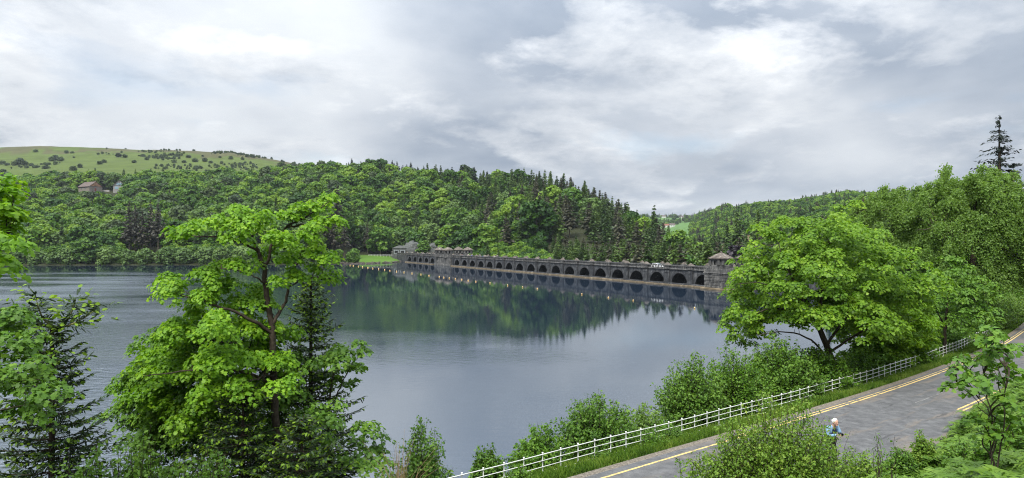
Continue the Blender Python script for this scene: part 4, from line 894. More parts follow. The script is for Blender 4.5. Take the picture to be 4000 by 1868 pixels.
def near_tree(name, label, cat, base, limbs, sprays, leafmat, barkmat, leaf=.14, cover=1.5, seed=1, tmpl=LEAF_SYC, flat=.3, twig=True, tone_c=.5):
    """limbs: list of (points, r0, r1); sprays: list of (centre, radius)"""
    rg_ = rngs(seed); e = empty(name, tuple(base)); tag(e, label, cat); B0 = np.asarray(base, float)
    nodes = []; first = True
    for pts, r0, r1 in limbs:
        Q = curve(pts, max(8, len(pts) * 4), .025, rg_); nodes.append(Q)
        b = MB(); b.tube(Q - B0, np.linspace(r0, r1, len(Q)), 8 if r0 > .06 else 6); link('trunk' if first else 'limb', b.build('trunk' if first else 'limb', [barkmat], True), e); first = False
    nd = np.concatenate(nodes); cen = np.mean([c for c, _ in sprays], 0)
    lb = MB(); tb = MB()
    for c, Rr in sprays:
        c = np.asarray(c, float); d2 = ((nd - c) * [1, 1, 1.0]); w_ = (d2 ** 2).sum(1) + 5.0 * np.clip(nd[:, 2] - c[2] + .25, 0, None); q = nd[w_.argmin()]
        dq = c - q; ok_ = dq[2] > -.35 * np.linalg.norm(dq) and np.linalg.norm(dq) < .75
        if twig and ok_ and rg_.random() < .7:
            mid_ = (q + c) / 2 + [0, 0, .12 * np.linalg.norm(c - q)] + rg_.normal(size=3) * .06; Q = curve([q, mid_, c], 6); tb.tube(Q - B0, np.linspace(.012 + .006 * np.linalg.norm(c - q), .006, 6), 4)
            for _ in range(3):
                d = unit(rg_.normal(size=3) * [1, 1, .3]); tb.tube(np.array([c, c + d * Rr * .45, c + d * Rr * .85 + [0, 0, .05]]) - B0, [.007, .005, .003], 3)
        ow = unit((c - cen) * [1, 1, 0]); spray(lb, rg_, c - B0, Rr, ow, leaf, cover, tone_c + rg_.normal() * .09, tmpl, flat)
    if twig and tb.n: tag(link('twigs', tb.build('twigs', [barkmat]), e), kind='stuff')
    link('crown', lb.build('crown', [leafmat]), e)
    return e
def blobs_to_sprays(bl, Y0, seed, Rm=.42, dens=1.0, depth=1.0):
    rg_ = rngs(seed); res = []
    for q in bl:
        x_, y_, rx, ry = q[:4]; dz = q[4] if len(q) > 4 else rg_.uniform(-1.6, 1.0) * depth
        Yc = Y0 + dz; m_ = FPX / Yc; n = int(math.ceil(rx * ry / (Rm * m_ * Rm * m_ * .42) * dens)) + 1
        for s in range(n):
            d = unit(rg_.normal(size=3)) * rg_.uniform(.35, 1.0); yy = Yc + d[1] * (rx + ry) / 2 / m_ * 1.2 * depth
            p_ = at(x_ + d[0] * rx, y_ - d[2] * ry, Yc); res.append((np.array([p_[0], yy, p_[2]]), Rm * rg_.uniform(.65, 1.2)))
    return res
def L3(Y0, pts): return [at(p_[0], p_[1], Y0 + (p_[2] if len(p_) > 2 else 0)) for p_ in pts]

def dome_sprays(cx, cyp, Y0, rx, rz, ry, n, seed, Rm, zlow=-.5, lump=.2, inner=.25):
    rg_ = rngs(seed); c = at(cx, cyp, Y0); res = []
    while len(res) < n:
        d = unit(rg_.normal(size=3))
        if d[2] < zlow: continue
        a_ = math.atan2(d[1], d[0]); lmp = 1 + lump * math.sin(a_ * 3 + d[2] * 5 + seed) * .6 + lump * rg_.normal() * .5
        s = (rg_.uniform(.82, 1.0) if rg_.random() > inner else rg_.uniform(.35, .8)) * lmp
        res.append((c + d * [rx, ry, rz] * s, Rm * rg_.uniform(.65, 1.25)))
    return res
# --- the tall sycamore left of centre
Y0 = 24.0
up = [(700,912,62,22),(760,900,60,24),(820,880,70,28),(880,870,70,35),(950,830,58,36),(915,930,60,25),(985,880,65,38),(1060,850,45,30),(1075,925,75,32),(1140,835,50,28),(1200,815,60,28),(1255,800,45,22),(1288,778,22,18),(1300,865,62,20),(1240,870,60,24),(1170,915,65,28),(1200,975,80,34),(1262,1000,55,30),(1248,1052,62,30),(1295,1082,38,18),(1130,1010,55,30),(1030,985,55,30),(1170,1075,55,26),(1110,950,50,25),
      (640,1142,42,24),(700,1118,80,34),(790,1070,70,26),(850,1040,35,14),(670,1085,30,12),(800,1150,100,42),(900,1105,95,40),(950,1045,70,30),(1000,1140,70,38),(920,1190,100,38),(800,1225,90,40),(1040,1190,60,30),(720,1190,60,30),(1085,1105,40,22)]
lo = [(650,1290,70,48),(740,1300,100,60),(860,1280,100,55),(980,1270,90,42),(1080,1300,90,38),(600,1370,60,42),(660,1410,110,60),(560,1440,50,38),(520,1500,55,36),(720,1450,120,60),(860,1400,120,55),(990,1390,100,50),(1085,1420,75,42),(1050,1490,100,40),(900,1510,110,45),(700,1560,110,50),(580,1545,65,40),(800,1570,90,38),(640,1640,90,48),(1120,1490,40,30),(740,1650,80,40),(500,1560,35,20)]
sp = blobs_to_sprays(up, Y0, 1, .32, 1.6, .9) + blobs_to_sprays(lo, Y0, 2, .40, 2.3, 1.4)
sp += blobs_to_sprays([(q[0] * .9 + 80, q[1] + 15, q[2] * .8, q[3] * .8, 2.2) for q in lo + [(900,1640,150,60),(600,1720,100,50),(1000,1560,120,50)]], Y0, 3, .42, 1.4)
trunk = L3(Y0, [(1085, 1980, .3), (1080, 1700, .2), (1075, 1480), (1068, 1330), (1055, 1240), (1038, 1130), (1036, 1050)])
limbs = [(trunk, .16, .085), (L3(Y0, [(1036, 1050), (1005, 970), (975, 890, -.3), (960, 825, -.3)]), .075, .02), (L3(Y0, [(1060, 1270), (1110, 1190, .3), (1135, 1100, .3), (1160, 1030, .4), (1190, 965, .4)]), .07, .02),
         (L3(Y0, [(1036, 1060), (1070, 930, .2), (1120, 885, .2), (1200, 845), (1290, 785)]), .06, .012), (L3(Y0, [(1120, 885, .2), (1220, 872), (1340, 860)]), .035, .01), (L3(Y0, [(1010, 985), (930, 940, -.4), (840, 925, -.5), (700, 918, -.5)]), .05, .012),
         (L3(Y0, [(1062, 1300), (970, 1240, -.6), (880, 1205, -1), (760, 1165, -1.3), (660, 1140, -1.4)]), .07, .015), (L3(Y0, [(1070, 1400), (960, 1350, .5), (840, 1330, .8), (680, 1320, 1)]), .06, .015), (L3(Y0, [(1075, 1500), (950, 1450, -1), (800, 1440, -1.6), (560, 1470, -1.8)]), .06, .015),
         (L3(Y0, [(1040, 1120), (1000, 1080, -.7), (930, 1060, -1), (850, 1045, -1)]), .035, .01), (L3(Y0, [(1130, 1120, .3), (1200, 1085, .3), (1290, 1085, .2)]), .03, .008), (L3(Y0, [(1075, 1460), (1000, 1480, -1.5), (900, 1520, -2)]), .045, .012)]
near_tree('sycamore_tree', 'tall spreading bright green sycamore in the left foreground', 'tree', trunk[0], limbs, sp, M['syc'], M['bark'], .125, 1.45, 5, flat=.45)
Y0 = 25.6
sp = dome_sprays(800, 1560, Y0, 3.3, 2.9, 1.7, 300, 401, .42, -.9, .18, .35) + blobs_to_sprays([(620,1320,90,50),(760,1270,90,40),(540,1480,60,40),(930,1330,80,50),(1040,1370,70,50),(1150,1420,70,50),(1130,1540,80,50),(1200,1640,80,60),(1290,1620,60,50),(1100,1680,90,60),(1250,1750,80,50),(500,1620,60,50),(560,1720,80,50),(720,1700,110,60),(900,1680,100,60)], Y0, 402, .38, 1.2, 1.0)
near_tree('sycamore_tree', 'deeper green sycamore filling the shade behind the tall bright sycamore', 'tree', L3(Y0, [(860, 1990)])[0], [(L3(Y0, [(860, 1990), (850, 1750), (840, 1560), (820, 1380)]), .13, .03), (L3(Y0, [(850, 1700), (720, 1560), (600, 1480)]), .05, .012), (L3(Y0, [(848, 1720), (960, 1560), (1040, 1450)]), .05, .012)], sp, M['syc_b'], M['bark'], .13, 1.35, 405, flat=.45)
# --- smaller sycamore branches right of it, and two at the left edge
Y0 = 26.5
sp = blobs_to_sprays([(1270,1400,80,40),(1340,1370,60,34),(1400,1345,30,14),(1420,1380,28,16),(1360,1430,70,38),(1270,1470,80,40),(1210,1430,50,40),(1330,1500,60,30),(1440,1670,45,40),(1480,1740,45,45),(1430,1790,55,45),(1500,1820,45,40),(1360,1800,60,35),(1390,1720,40,30)], Y0, 11, .40, .85)
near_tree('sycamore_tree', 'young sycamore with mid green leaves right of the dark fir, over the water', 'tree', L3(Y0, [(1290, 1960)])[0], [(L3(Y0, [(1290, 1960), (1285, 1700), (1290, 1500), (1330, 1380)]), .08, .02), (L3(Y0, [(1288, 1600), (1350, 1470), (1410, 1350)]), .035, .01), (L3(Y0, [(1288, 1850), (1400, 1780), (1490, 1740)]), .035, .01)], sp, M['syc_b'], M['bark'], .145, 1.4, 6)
Y0 = 15.0
sp = blobs_to_sprays([(20,720,40,25),(30,770,60,40),(40,830,70,40),(50,890,70,35),(20,950,50,35),(10,1050,25,20),(-60,800,80,80),(-60,950,60,70),(0,1000,30,25)], Y0, 21, .34, 1.2)
near_tree('sycamore_tree', 'sycamore branch with yellow-green leaves hanging in at the upper left edge', 'tree', L3(Y0, [(-330, 2000)])[0], [(L3(Y0, [(-330, 2000), (-300, 1500), (-250, 1100), (-150, 900), (-80, 820)]), .12, .04), (L3(Y0, [(-150, 900), (-40, 840), (60, 820)]), .03, .008), (L3(Y0, [(-200, 1000), (-80, 960), (30, 940)]), .03, .008)], sp, M['syc'], M['bark'], .145, 1.5, 7)
Y0 = 17.5
sp = blobs_to_sprays([(20,1230,50,30),(70,1215,30,20),(30,1290,60,45),(90,1330,45,45),(50,1370,80,40),(150,1420,40,25),(120,1480,100,40),(60,1500,80,50),(170,1520,70,45),(90,1580,80,45),(160,1600,50,35),(110,1420,50,25),(-60,1300,80,80),(-60,1500,80,90)], Y0, 22, .36, 1.15)
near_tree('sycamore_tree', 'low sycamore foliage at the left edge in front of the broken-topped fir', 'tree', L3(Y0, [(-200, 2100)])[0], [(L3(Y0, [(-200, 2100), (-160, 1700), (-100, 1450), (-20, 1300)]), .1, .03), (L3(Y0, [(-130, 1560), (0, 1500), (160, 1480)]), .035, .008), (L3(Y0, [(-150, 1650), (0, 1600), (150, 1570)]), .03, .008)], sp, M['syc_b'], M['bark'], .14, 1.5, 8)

# --- firs
def fir(name, label, base, h, rad, seed, top=None, spacing=.42, per=6, lean=(0, 0), zvis=0.0, tipp=.42, rise=.12, whorl0=.06, small=1.0):
    rg_ = rngs(seed); e = empty(name, tuple(base)); tag(e, label, 'conifer'); b = MB()
    tp = np.array([[0, 0, -.5], [lean[0] * .3, lean[1] * .3, h * .4], [lean[0], lean[1], h]]); Q = curve(tp, 14); b.tube(Q, np.linspace(.055 * small ** 2 + h * .009, .035 if top is None else .06, 14), 8); link('trunk', b.build('trunk', [M['bark']], True), e)
    nb, br, tpb = MB(), MB(), MB(); z = h * whorl0; NL, TL = [], []
    while z < h * .985:
        f = z / h; rl = rad * (1 - f) ** .75 + .25
        c0 = np.array([np.interp(z, Q[:, 2], Q[:, 0]), np.interp(z, Q[:, 2], Q[:, 1]), z]); a0 = rg_.uniform(0, 6.28)
        for k in range(per):
            a_ = a0 + 6.283 * k / per + rg_.normal() * .25; ln = rl * rg_.uniform(.6, 1.15); d = np.array([math.cos(a_), math.sin(a_), 0]); s_ = np.array([-d[1], d[0], 0])
            el = rise + .9 * max(0, f - .75); n = 9; u = np.linspace(0, 1, n); zc_ = ln * (el * u - .32 * u * (1 - f * .6) + .30 * u ** 2.2)
            A = c0 + d * (ln * u)[:, None] + np.c_[np.zeros(n), np.zeros(n), zc_]; br.tube(A, np.linspace(.016 + .012 * (1 - f), .004, n), 4)
            nt_ = max(6, int(ln / .042)); us = np.linspace(.16, 1.0, nt_)
            for q, uu in enumerate(us):
                p_ = np.array([np.interp(uu, u, A[:, i_]) for i_ in range(3)]); sd = 1 if q % 2 else -1; tl = (.12 + .36 * (1 - uu) * ln * .6) * rg_.uniform(.6, 1.2)
                if q == nt_ - 1: dr = d
                else: dr = d * .62 + s_ * sd * .75
                dr = dr + rg_.normal(size=3) * .13 + [0, 0, rg_.uniform(-.18, .12)]; m_ = max(1, int(tl / .085)); stp = unit(dr) * tl / m_
                for v in range(m_):
                    pp = p_ + stp * v; roll = rg_.normal(size=3) * .55 + [0, 0, 1]
                    last = v == m_ - 1
                    if last and rg_.random() < tipp: TL.append(np.r_[pp + stp * .55, roll, stp + [0, 0, -.03], rg_.uniform(.09, .15) * small])
                    NL.append(np.r_[pp, roll, stp, (.05 + np.linalg.norm(stp) * 1.15) * small ** .5])
        z += spacing * rg_.uniform(.75, 1.2) * (1.0 if f < .8 else .7)
    for lst, mbx, tp_ in ((NL, nb, LEAF_NEEDLE), (TL, tpb, LEAF_BUD)):
        A = np.array(lst); mbx.leaves(A[:, :3], A[:, 3:6], A[:, 6:9], A[:, 9], *tp_, np.clip(.47 + rg_.normal(size=len(A)) * .2, 0, 1))
    link('branches', br.build('branches', [M['bark']]), e); link('needles', nb.build('needles', [M['needle']]), e); link('new_shoots', tpb.build('new_shoots', [M['tip']]), e)
    return e
LEAF_NEEDLE = ([(0, -.08, 0), (.3, -.14, .02), (.8, -.12, 0), (1.05, 0, 0), (.8, .12, 0), (.3, .14, .02), (0, .08, 0)], [[0, 1, 2, 3, 4, 5, 6]])
LEAF_BUD = ([(0, -.12, 0), (.3, -.3, .03), (.75, -.26, -.03), (1.05, 0, -.1), (.75, .26, -.03), (.3, .3, .03), (0, .12, 0)], [[0, 1, 2, 3, 4, 5, 6]])
Y0 = 20.0; q = at(205, 1868, Y0); zt = at(218, 1275, Y0)[2]; zb = -.2 + float(H(q[0], Y0))
f1 = fir('fir_tree', 'dark open fir with a broken forked top in the left foreground', (q[0], Y0, zb), zt - zb, 2.9, 31, top='broken', spacing=.36, per=7, whorl0=.02, tipp=.5)
# forked leaders above the break: bowed arms carrying young shoots
b, nb, tb = MB(), MB(), MB(); rg_ = rngs(77)
for arm in ([(212, 1280), (170, 1250), (150, 1200), (138, 1150)], [(216, 1280), (265, 1255), (285, 1210), (297, 1165)], [(210, 1285), (150, 1265), (110, 1230), (75, 1200)], [(218, 1285), (290, 1265), (350, 1230), (395, 1190)]):
    A = curve(L3(Y0, [(x_, y_, rg_.uniform(-.3, .3) * i_) for i_, (x_, y_) in enumerate(arm)]), 16) - np.array(f1.location); b.tube(A, np.linspace(.035, .008, 16), 5)
    for q in range(46):
        i_ = int(rg_.integers(3, 16)); d = unit(rg_.normal(size=3) * [1, 1, .5]); ln = rg_.uniform(.25, .6)
        for v in range(4):
            pp = A[i_] + d * ln * v / 4 + [0, 0, -.02 * v]; nb.leaves(pp[None], (rg_.normal(size=3) * .5 + [0, 0, 1])[None], d[None], np.array([ln / 4 * 1.6]), *LEAF_NEEDLE, np.array([.5 + rg_.normal() * .15]))
        tb.leaves((A[i_] + d * ln)[None], (rg_.normal(size=3) * .4 + [0, 0, 1])[None], (d + [0, 0, -.2])[None], np.array([rg_.uniform(.12, .2)]), *LEAF_BUD, np.array([np.clip(.5 + rg_.normal() * .2, 0, 1)]))
M['arm'] = simple('pale young stems', (.20, .19, .08), .8, .2)
link('forked_leader', b.build('forked_leader', [M['arm']]), f1); link('leader_needles', nb.build('leader_needles', [M['needle']]), f1); tag(link('leader_shoots', tb.build('leader_shoots', [M['tip']]), f1), kind='stuff')
Y0 = 27.0; q = at(1215, 1700, Y0); zb = float(H(q[0], Y0)) - .3; zt = at(1210, 1075, Y0)[2]
fir('fir_tree', 'dark fir with bright shoots standing behind the tall sycamore, on its right', (q[0], Y0, zb), zt - zb, 3.0, 33, spacing=.34, per=7, tipp=.6)
Y0 = 22.5; q = at(950, 1850, Y0); zb = float(H(q[0], Y0)) - .3; zt = at(985, 1500, Y0)[2]
fir('fir_tree', 'low dark fir with yellow-green shoots under the tall sycamore', (q[0], Y0, zb), zt - zb, 3.1, 35, spacing=.34, per=8, tipp=.7, whorl0=.1)
Y0 = 21.5; q = at(1180, 1850, Y0); zb = float(H(q[0], Y0)) - .3; zt = at(1170, 1640, Y0)[2]
fir('fir_tree', 'small dark fir at the bottom edge right of the low fir', (q[0], Y0, zb), zt - zb, 2.4, 36, spacing=.32, per=8, tipp=.7, whorl0=.1)

# --- shrubs made of leafy shoots
def shrub(name, label, cat, base, hgt, wid, nsh, leaf, mat, seed, tmpl=LEAF_OVAL, lean=(0, 0), stemmat=None, up=.5, per=46, tone_c=.5, group=None, low=.12, dep=1.0, domed=.55):
    rg_ = rngs(seed); e = empty(name, tuple(base)); tag(e, label, cat, group); st, lv = MB(), MB()
    for q in range(nsh):
        a_ = rg_.uniform(0, 6.283); rr_ = math.sqrt(rg_.random()); d = np.array([math.cos(a_), math.sin(a_) * dep, 0])
        hh = hgt * (1 - domed * rr_ ** 2) * rg_.uniform(.62, 1.1); end = d * wid * rr_ * rg_.uniform(.8, 1.1) + [lean[0], lean[1], hh]
        A = curve([d * .12 * wid * rg_.random(), d * wid * rr_ * .45 + [0, 0, hh * (.35 + .2 * up)], end], 9, .015 * hgt, rg_); st.tube(A, np.linspace(.008 + .004 * hgt, .004, 9), 4)
        n = int(per * rg_.uniform(.7, 1.3)); u = low + (1 - low) * rg_.random(n) ** .75; P = np.stack([np.interp(u, np.linspace(0, 1, 9), A[:, i_]) for i_ in range(3)], 1)
        off = unit(rg_.normal(size=(n, 3)) * [1, 1, .6]); sl = rg_.uniform(.02, .34, n) * (1.2 - u) * min(hgt, 2.6) * .5 + .03; P2 = P + off * sl[:, None]; P2[:, 2] = np.maximum(P2[:, 2], .05)
        tn = tone_c + rg_.normal() * .12
        lv.leaves(P2, off * .5 + rg_.normal(size=(n, 3)) * .5 + [0, 0, .75], off + [0, 0, -.35], leaf * rg_.uniform(.65, 1.3, n), *tmpl, np.clip(tn + rg_.normal(size=n) * .17, 0, 1))
    link('stems', st.build('stems', [stemmat or M['bark']]), e); link('foliage', lv.build('foliage', [mat]), e); return e
def gbase(x_, Yq, dz=-.1):
    Xq = (x_ - 2000) / FPX * Yq; return (Xq, Yq, float(H(Xq, Yq)) + dz)
def hto(x_, y_, Yq): return at(x_, y_, Yq)[2] - gbase(x_, Yq)[2]
for (x_, ytop, Yq, wpx, ns, seed, mt, lab) in (
    (1650, 1665, 27.5, 125, 95, 51, 'hazel', 'upright leafy hazel bush by the water, left of the railing end'),
    (1905, 1745, 27.5, 80, 70, 52, 'hazel', 'small hazel bush left of where the railing leaves the picture'),
    (2110, 1665, 28.5, 130, 110, 53, 'syc_b', 'broad hazel bush behind the lower end of the railing'),
    (2340, 1550, 29.5, 190, 150, 54, 'hazel', 'large hazel bush behind the railing, left of the densest thicket'),
    (2520, 1590, 31.0, 110, 80, 55, 'willow', 'loose pale bush between two dense thickets by the railing'),
    (2700, 1410, 32.0, 160, 190, 56, 'hazel', 'dense thicket with layered bright leaves behind the middle of the railing'),
    (2870, 1375, 34.0, 160, 170, 57, 'syc_b', 'thicket with a sprig above it, left of the right sycamore'),
    (3040, 1335, 36.0, 190, 230, 58, 'hazel', 'thicket under the left side of the right sycamore'),
    (3190, 1365, 38.0, 160, 200, 59, 'syc_b', 'dark thicket below the trunk of the right sycamore'),
    (3390, 1350, 43.6, 150, 150, 60, 'syc_b', 'shaded undergrowth bush behind the railing, right of the sycamore trunk'),
    (3530, 1280, 47.0, 130, 140, 61, 'syc_b', 'leafy bush at the foot of the light maple by the railing'),
    (3680, 1230, 54.0, 120, 120, 62, 'hazel', 'bush behind the far stretch of railing'),
    (3830, 1160, 62.0, 130, 130, 63, 'willow', 'dull green bush at the foot of the big willow'),
    (3950, 1150, 70.0, 110, 120, 64, 'willow', 'bush above the railing at the right edge'),
    (560, 1735, 19.5, 200, 110, 65, 'hazel', 'hazel bush with bronze young leaves at the bottom, right of the broken fir'),
    (800, 1780, 20.0, 180, 100, 66, 'hazel', 'low hazel bush at the bottom under the tall sycamore'),
    (340, 1780, 18.5, 180, 100, 67, 'hazel', 'low leafy bush at the foot of the broken fir')):
    if x_ > 2450: Yq += 1.4
    bs = gbase(x_, Yq); hh = max(.9, hto(x_, ytop, Yq))
    shrub('hazel_bush', lab, 'bush', bs, hh * 1.04, wpx * Yq / FPX, int(ns * 1.5), .125 if Yq < 36 else .15, M[mt], seed, per=72, domed=.4 if x_ < 1000 else .5)
# filler scrub under the right-hand trees and on the lake side slope
for q, (x_, Yq, hh, ww) in enumerate(((2250, 30.5, 1.5, 1.2), (2450, 29.0, 1.1, 1.2), (2620, 30.5, 1.3, 1.2), (3120, 36.5, 2.2, 1.6), (3300, 39.5, 2.4, 1.8), (3460, 44, 2.6, 2.0), (3610, 50, 2.8, 2.2), (3750, 58, 3.2, 2.6), (3880, 66, 3.5, 3.0), (2010, 27.0, 1.0, .8), (1780, 26.5, .8, .8), (3990, 76, 4.5, 3.2))):
    wd = ('left of the big hazel', 'low, right of the big hazel', 'against the dense thicket', 'between the thickets under the sycamore', 'in shade below the sycamore trunk', 'under the right edge of the sycamore', 'under the light maple', 'left of the willow foot', 'below the willow trunk', 'between the two small hazels', 'at the bottom by the railing end', 'furthest, at the right edge')[q]
    shrub('bramble_bush', f'bramble scrub behind the white railing, {wd}', 'bush', gbase(x_, Yq + (1.5 if x_ > 2900 else .6)), hh, ww, 80, .10 if Yq < 45 else .15, M['syc_b'], 90 + q, per=90, low=.02)

# --- right sycamore
Y0 = 41.0
sp = dome_sprays(3230, 1140, Y0, 4.9, 4.2, 4.4, 620, 71, .5, -.6, .26) + dome_sprays(3440, 1270, Y0 + 5.5, 3.3, 3.1, 2.6, 270, 73, .5, -.9, .14) + blobs_to_sprays([(2925,1075,55,40),(2890,1140,55,45),(2860,1215,50,45),(2855,1290,45,40),(2900,1340,45,25),(2950,1290,50,30),(3000,1240,70,40),(3080,1230,70,50),(2950,1000,60,40),(3020,910,60,35),(3075,860,50,22),(3150,870,60,22),(3240,880,60,25),(3282,815,45,20),(3320,800,35,15),(3390,930,45,28),(3465,1000,50,30),(3560,1110,60,30),(3610,1150,40,25),(3600,1240,45,45,5),(3560,1320,55,50,5),(3480,1380,60,50,5),(3420,1440,60,40,5),(2920,1240,60,50),(2990,1180,60,40),(3400,1330,90,60,5),(3500,1300,70,60,5),(3330,1400,80,50,5),(3450,1430,80,50,5),(3560,1400,60,50,5),(3350,1240,80,60),(3150,1050,100,80),(3300,1080,100,80)], Y0, 72, .46, .95, 1.0)
tr = L3(Y0, [(3285, 1600), (3275, 1500), (3240, 1380), (3195, 1270, -.5), (3160, 1190, -.5)])
limbs = [(tr, .26, .13), (L3(Y0, [(3160, 1190, -.5), (3110, 1110, -1), (3060, 1020, -1), (3040, 950, -1)]), .1, .02), (L3(Y0, [(3180, 1240, -.5), (3100, 1210, -1.2), (3000, 1205, -1.8), (2900, 1250, -2)]), .09, .02), (L3(Y0, [(3195, 1270, -.5), (3215, 1120, .3), (3232, 1000, .3), (3235, 900, .3)]), .1, .02),
         (L3(Y0, [(3230, 1350), (3330, 1200, .5), (3430, 1100, .8), (3520, 1080, 1)]), .09, .02), (L3(Y0, [(3260, 1440), (3180, 1330, -1.5), (3080, 1290, -2), (2960, 1310, -2.4)]), .08, .02), (L3(Y0, [(3240, 1380), (3350, 1300), (3480, 1260, -.5), (3580, 1250, -.5)]), .08, .02), (L3(Y0, [(3232, 1000, .3), (3260, 900, .3), (3290, 815, .3)]), .035, .01), (L3(Y0, [(3160, 1190, -.5), (3080, 1140, -2), (2960, 1100, -2.5), (2880, 1110, -2.5)]), .07, .015)]
near_tree('sycamore_tree', 'broad domed bright green sycamore at the right, hiding the dam end', 'tree', tr[0], limbs, sp, M['syc_r'], M['bark'], .16, 1.4, 9, flat=.45)
# light maple right of it
Y0 = 50.0
sp = dome_sprays(3690, 1210, Y0, 3.4, 3.0, 3.0, 170, 75, .46, -.75, .25) + blobs_to_sprays([(3640,1080,40,22),(3720,1020,35,20),(3770,1045,35,20),(3790,1120,40,25),(3600,1130,40,22)], Y0, 76, .5, 1.0)
near_tree('maple_tree', 'lighter green maple with loose layered twigs right of the sycamore', 'tree', L3(Y0, [(3690, 1440)])[0], [(L3(Y0, [(3690, 1440), (3690, 1300), (3700, 1180), (3710, 1060)]), .14, .03), (L3(Y0, [(3692, 1280), (3640, 1180), (3600, 1120)]), .05, .012), (L3(Y0, [(3692, 1290), (3760, 1180), (3790, 1110)]), .05, .012)], sp, M['syc_b'], M['bark'], .16, 1.4, 10, flat=.45)
# weeping willow-like trees at the right edge
def weeping(name, label, base, limbs, cx, cyp, Y0, rx, rz, ry, n, seed, mat, leaf=.16, strand=2.2, per=36, zlow=-.35):
    rg_ = rngs(seed); e = empty(name, tuple(base)); tag(e, label, 'tree'); B0 = np.asarray(base, float); nodes = []; first = True
    for pts, r0, r1 in limbs:
        Q = curve(pts, max(10, len(pts) * 4), .05, rg_); nodes.append(Q); b = MB(); b.tube(Q - B0, np.linspace(r0, r1, len(Q)), 8); link('trunk' if first else 'limb', b.build('trunk' if first else 'limb', [M['bark']], True), e); first = False
    nd = np.concatenate(nodes); c = at(cx, cyp, Y0); tb, lv = MB(), MB(); cnt = 0
    while cnt < n:
        d = unit(rg_.normal(size=3))
        if d[2] < zlow: continue
        cnt += 1; s = rg_.uniform(.7, 1.0) * (1 + .1 * math.sin(math.atan2(d[1], d[0]) * 4 + 3 * d[2] + seed)); p0 = c + d * [rx, ry, rz] * s
        q = nd[((nd - p0) ** 2).sum(1).argmin()]; Q = curve([q, (q + p0) / 2 + [0, 0, .35], p0], 7); tb.tube(Q - B0, np.linspace(.03, .008, 7), 4)
        for _ in range(5):
            d2 = unit(d * [1, 1, .1] + rg_.normal(size=3) * .6); ln = strand * rg_.uniform(.4, 1.1); u = np.linspace(0, 1, 7); A = p0 + d2 * (ln * .45 * u)[:, None] + np.c_[np.zeros(7), np.zeros(7), .12 * ln * u - .75 * ln * u ** 2]
            m_ = per; uu = rg_.random(m_); P = np.stack([np.interp(uu, u, A[:, i_]) for i_ in range(3)], 1) + rg_.normal(size=(m_, 3)) * .16
            lv.leaves(P - B0, rg_.normal(size=(m_, 3)) + [0, 0, .5], rg_.normal(size=(m_, 3)) * .5 + [0, 0, -.7], leaf * rg_.uniform(.7, 1.4, m_), *LEAF_OVAL, np.clip(.5 + rg_.normal() * .08 + rg_.normal(size=m_) * .17, 0, 1))
    link('twigs', tb.build('twigs', [M['bark']]), e); link('crown', lv.build('crown', [mat]), e); return e
Y0 = 62.0
tr = L3(Y0, [(3830, 1330), (3815, 1180), (3800, 1050), (3805, 940)])
lm = [(tr, .38, .2)] + [(L3(Y0, [(3805, 940)] + q), .14, .02) for q in ([(3800, 840), (3820, 750), (3850, 690)], [(3760, 860, 1), (3700, 790, 1.5), (3640, 760, 2)], [(3860, 850, -1), (3920, 780, -1.5), (3960, 730, -2)], [(3720, 920, -2), (3640, 890, -3), (3580, 900, -4)], [(3880, 930, 2), (3960, 900, 3), (4030, 890, 3)], [(3790, 800, 3), (3770, 740, 4), (3740, 700, 5)])] + [(L3(Y0, [(3800, 1060), (3720, 1020, -1), (3620, 1010, -2)]), .1, .02), (L3(Y0, [(3810, 1080), (3900, 1020, -1), (3990, 1010, -2)]), .1, .02)]
weeping('willow_tree', 'tall rounded dull green willow with fine drooping twigs at the right edge', tr[0], lm, 3800, 940, Y0, 6.4, 6.6, 5.6, 480, 81, M['willow'], .17, 2.4, 62, -.62)
Y0 = 66.0
tr = L3(Y0, [(3450, 1250), (3455, 1050), (3470, 900)])
weeping('birch_tree', 'dull green birch with pale upright branches between sycamore and willow', tr[0], [(tr, .22, .09), (L3(Y0, [(3470, 900), (3480, 800), (3500, 740)]), .07, .015), (L3(Y0, [(3460, 960), (3400, 850), (3370, 770)]), .06, .015), (L3(Y0, [(3465, 930), (3540, 850), (3570, 790)]), .06, .015)], 3465, 940, Y0, 4.6, 5.2, 4, 230, 83, M['willow'], .17, 2.2, 55, -.8)
# tall ragged spruce behind
Y0 = 95.0; q = at(3905, 1100, Y0); zb = 2.0; zt = at(3905, 452, Y0)[2]
me = conifer_mesh(391, 1.0 * (zt - zb), 7.6, [M['far_dark'], M['bark']], 44, 7, base=.15, droop=.1, top_thin=.95, blades=15, ragged=.7, bsz=.12)
me2 = conifer_mesh(392, 20, 3.6, [M['far_dark'], M['bark']], 24, 8)
two_part('spruce_tree', me, (q[0], Y0, zb), 1.0, 0, 'tall dark ragged spruce against the sky at the right edge', 'conifer')
for (x_, yt, Yq, wd) in ((3990, 720, 100, 'dark spruce at the very right edge behind the willow'), (3960, 640, 104, 'dark conifer half hidden behind the willow, below the ragged spruce')):
    q = at(x_, yt, Yq); zq = float(H(q[0], Yq)) - .5; s = (q[2] - zq) / 20; two_part('spruce_tree', me2, (q[0], Yq, zq), (s * .8, s * .8, s), 1.0, wd, 'conifer')
VR = [broad_mesh(420 + i_, 15, 6.2, 7000, .5, [M['syc_b'], BK], flat=.6, base=.05) for i_ in range(2)]
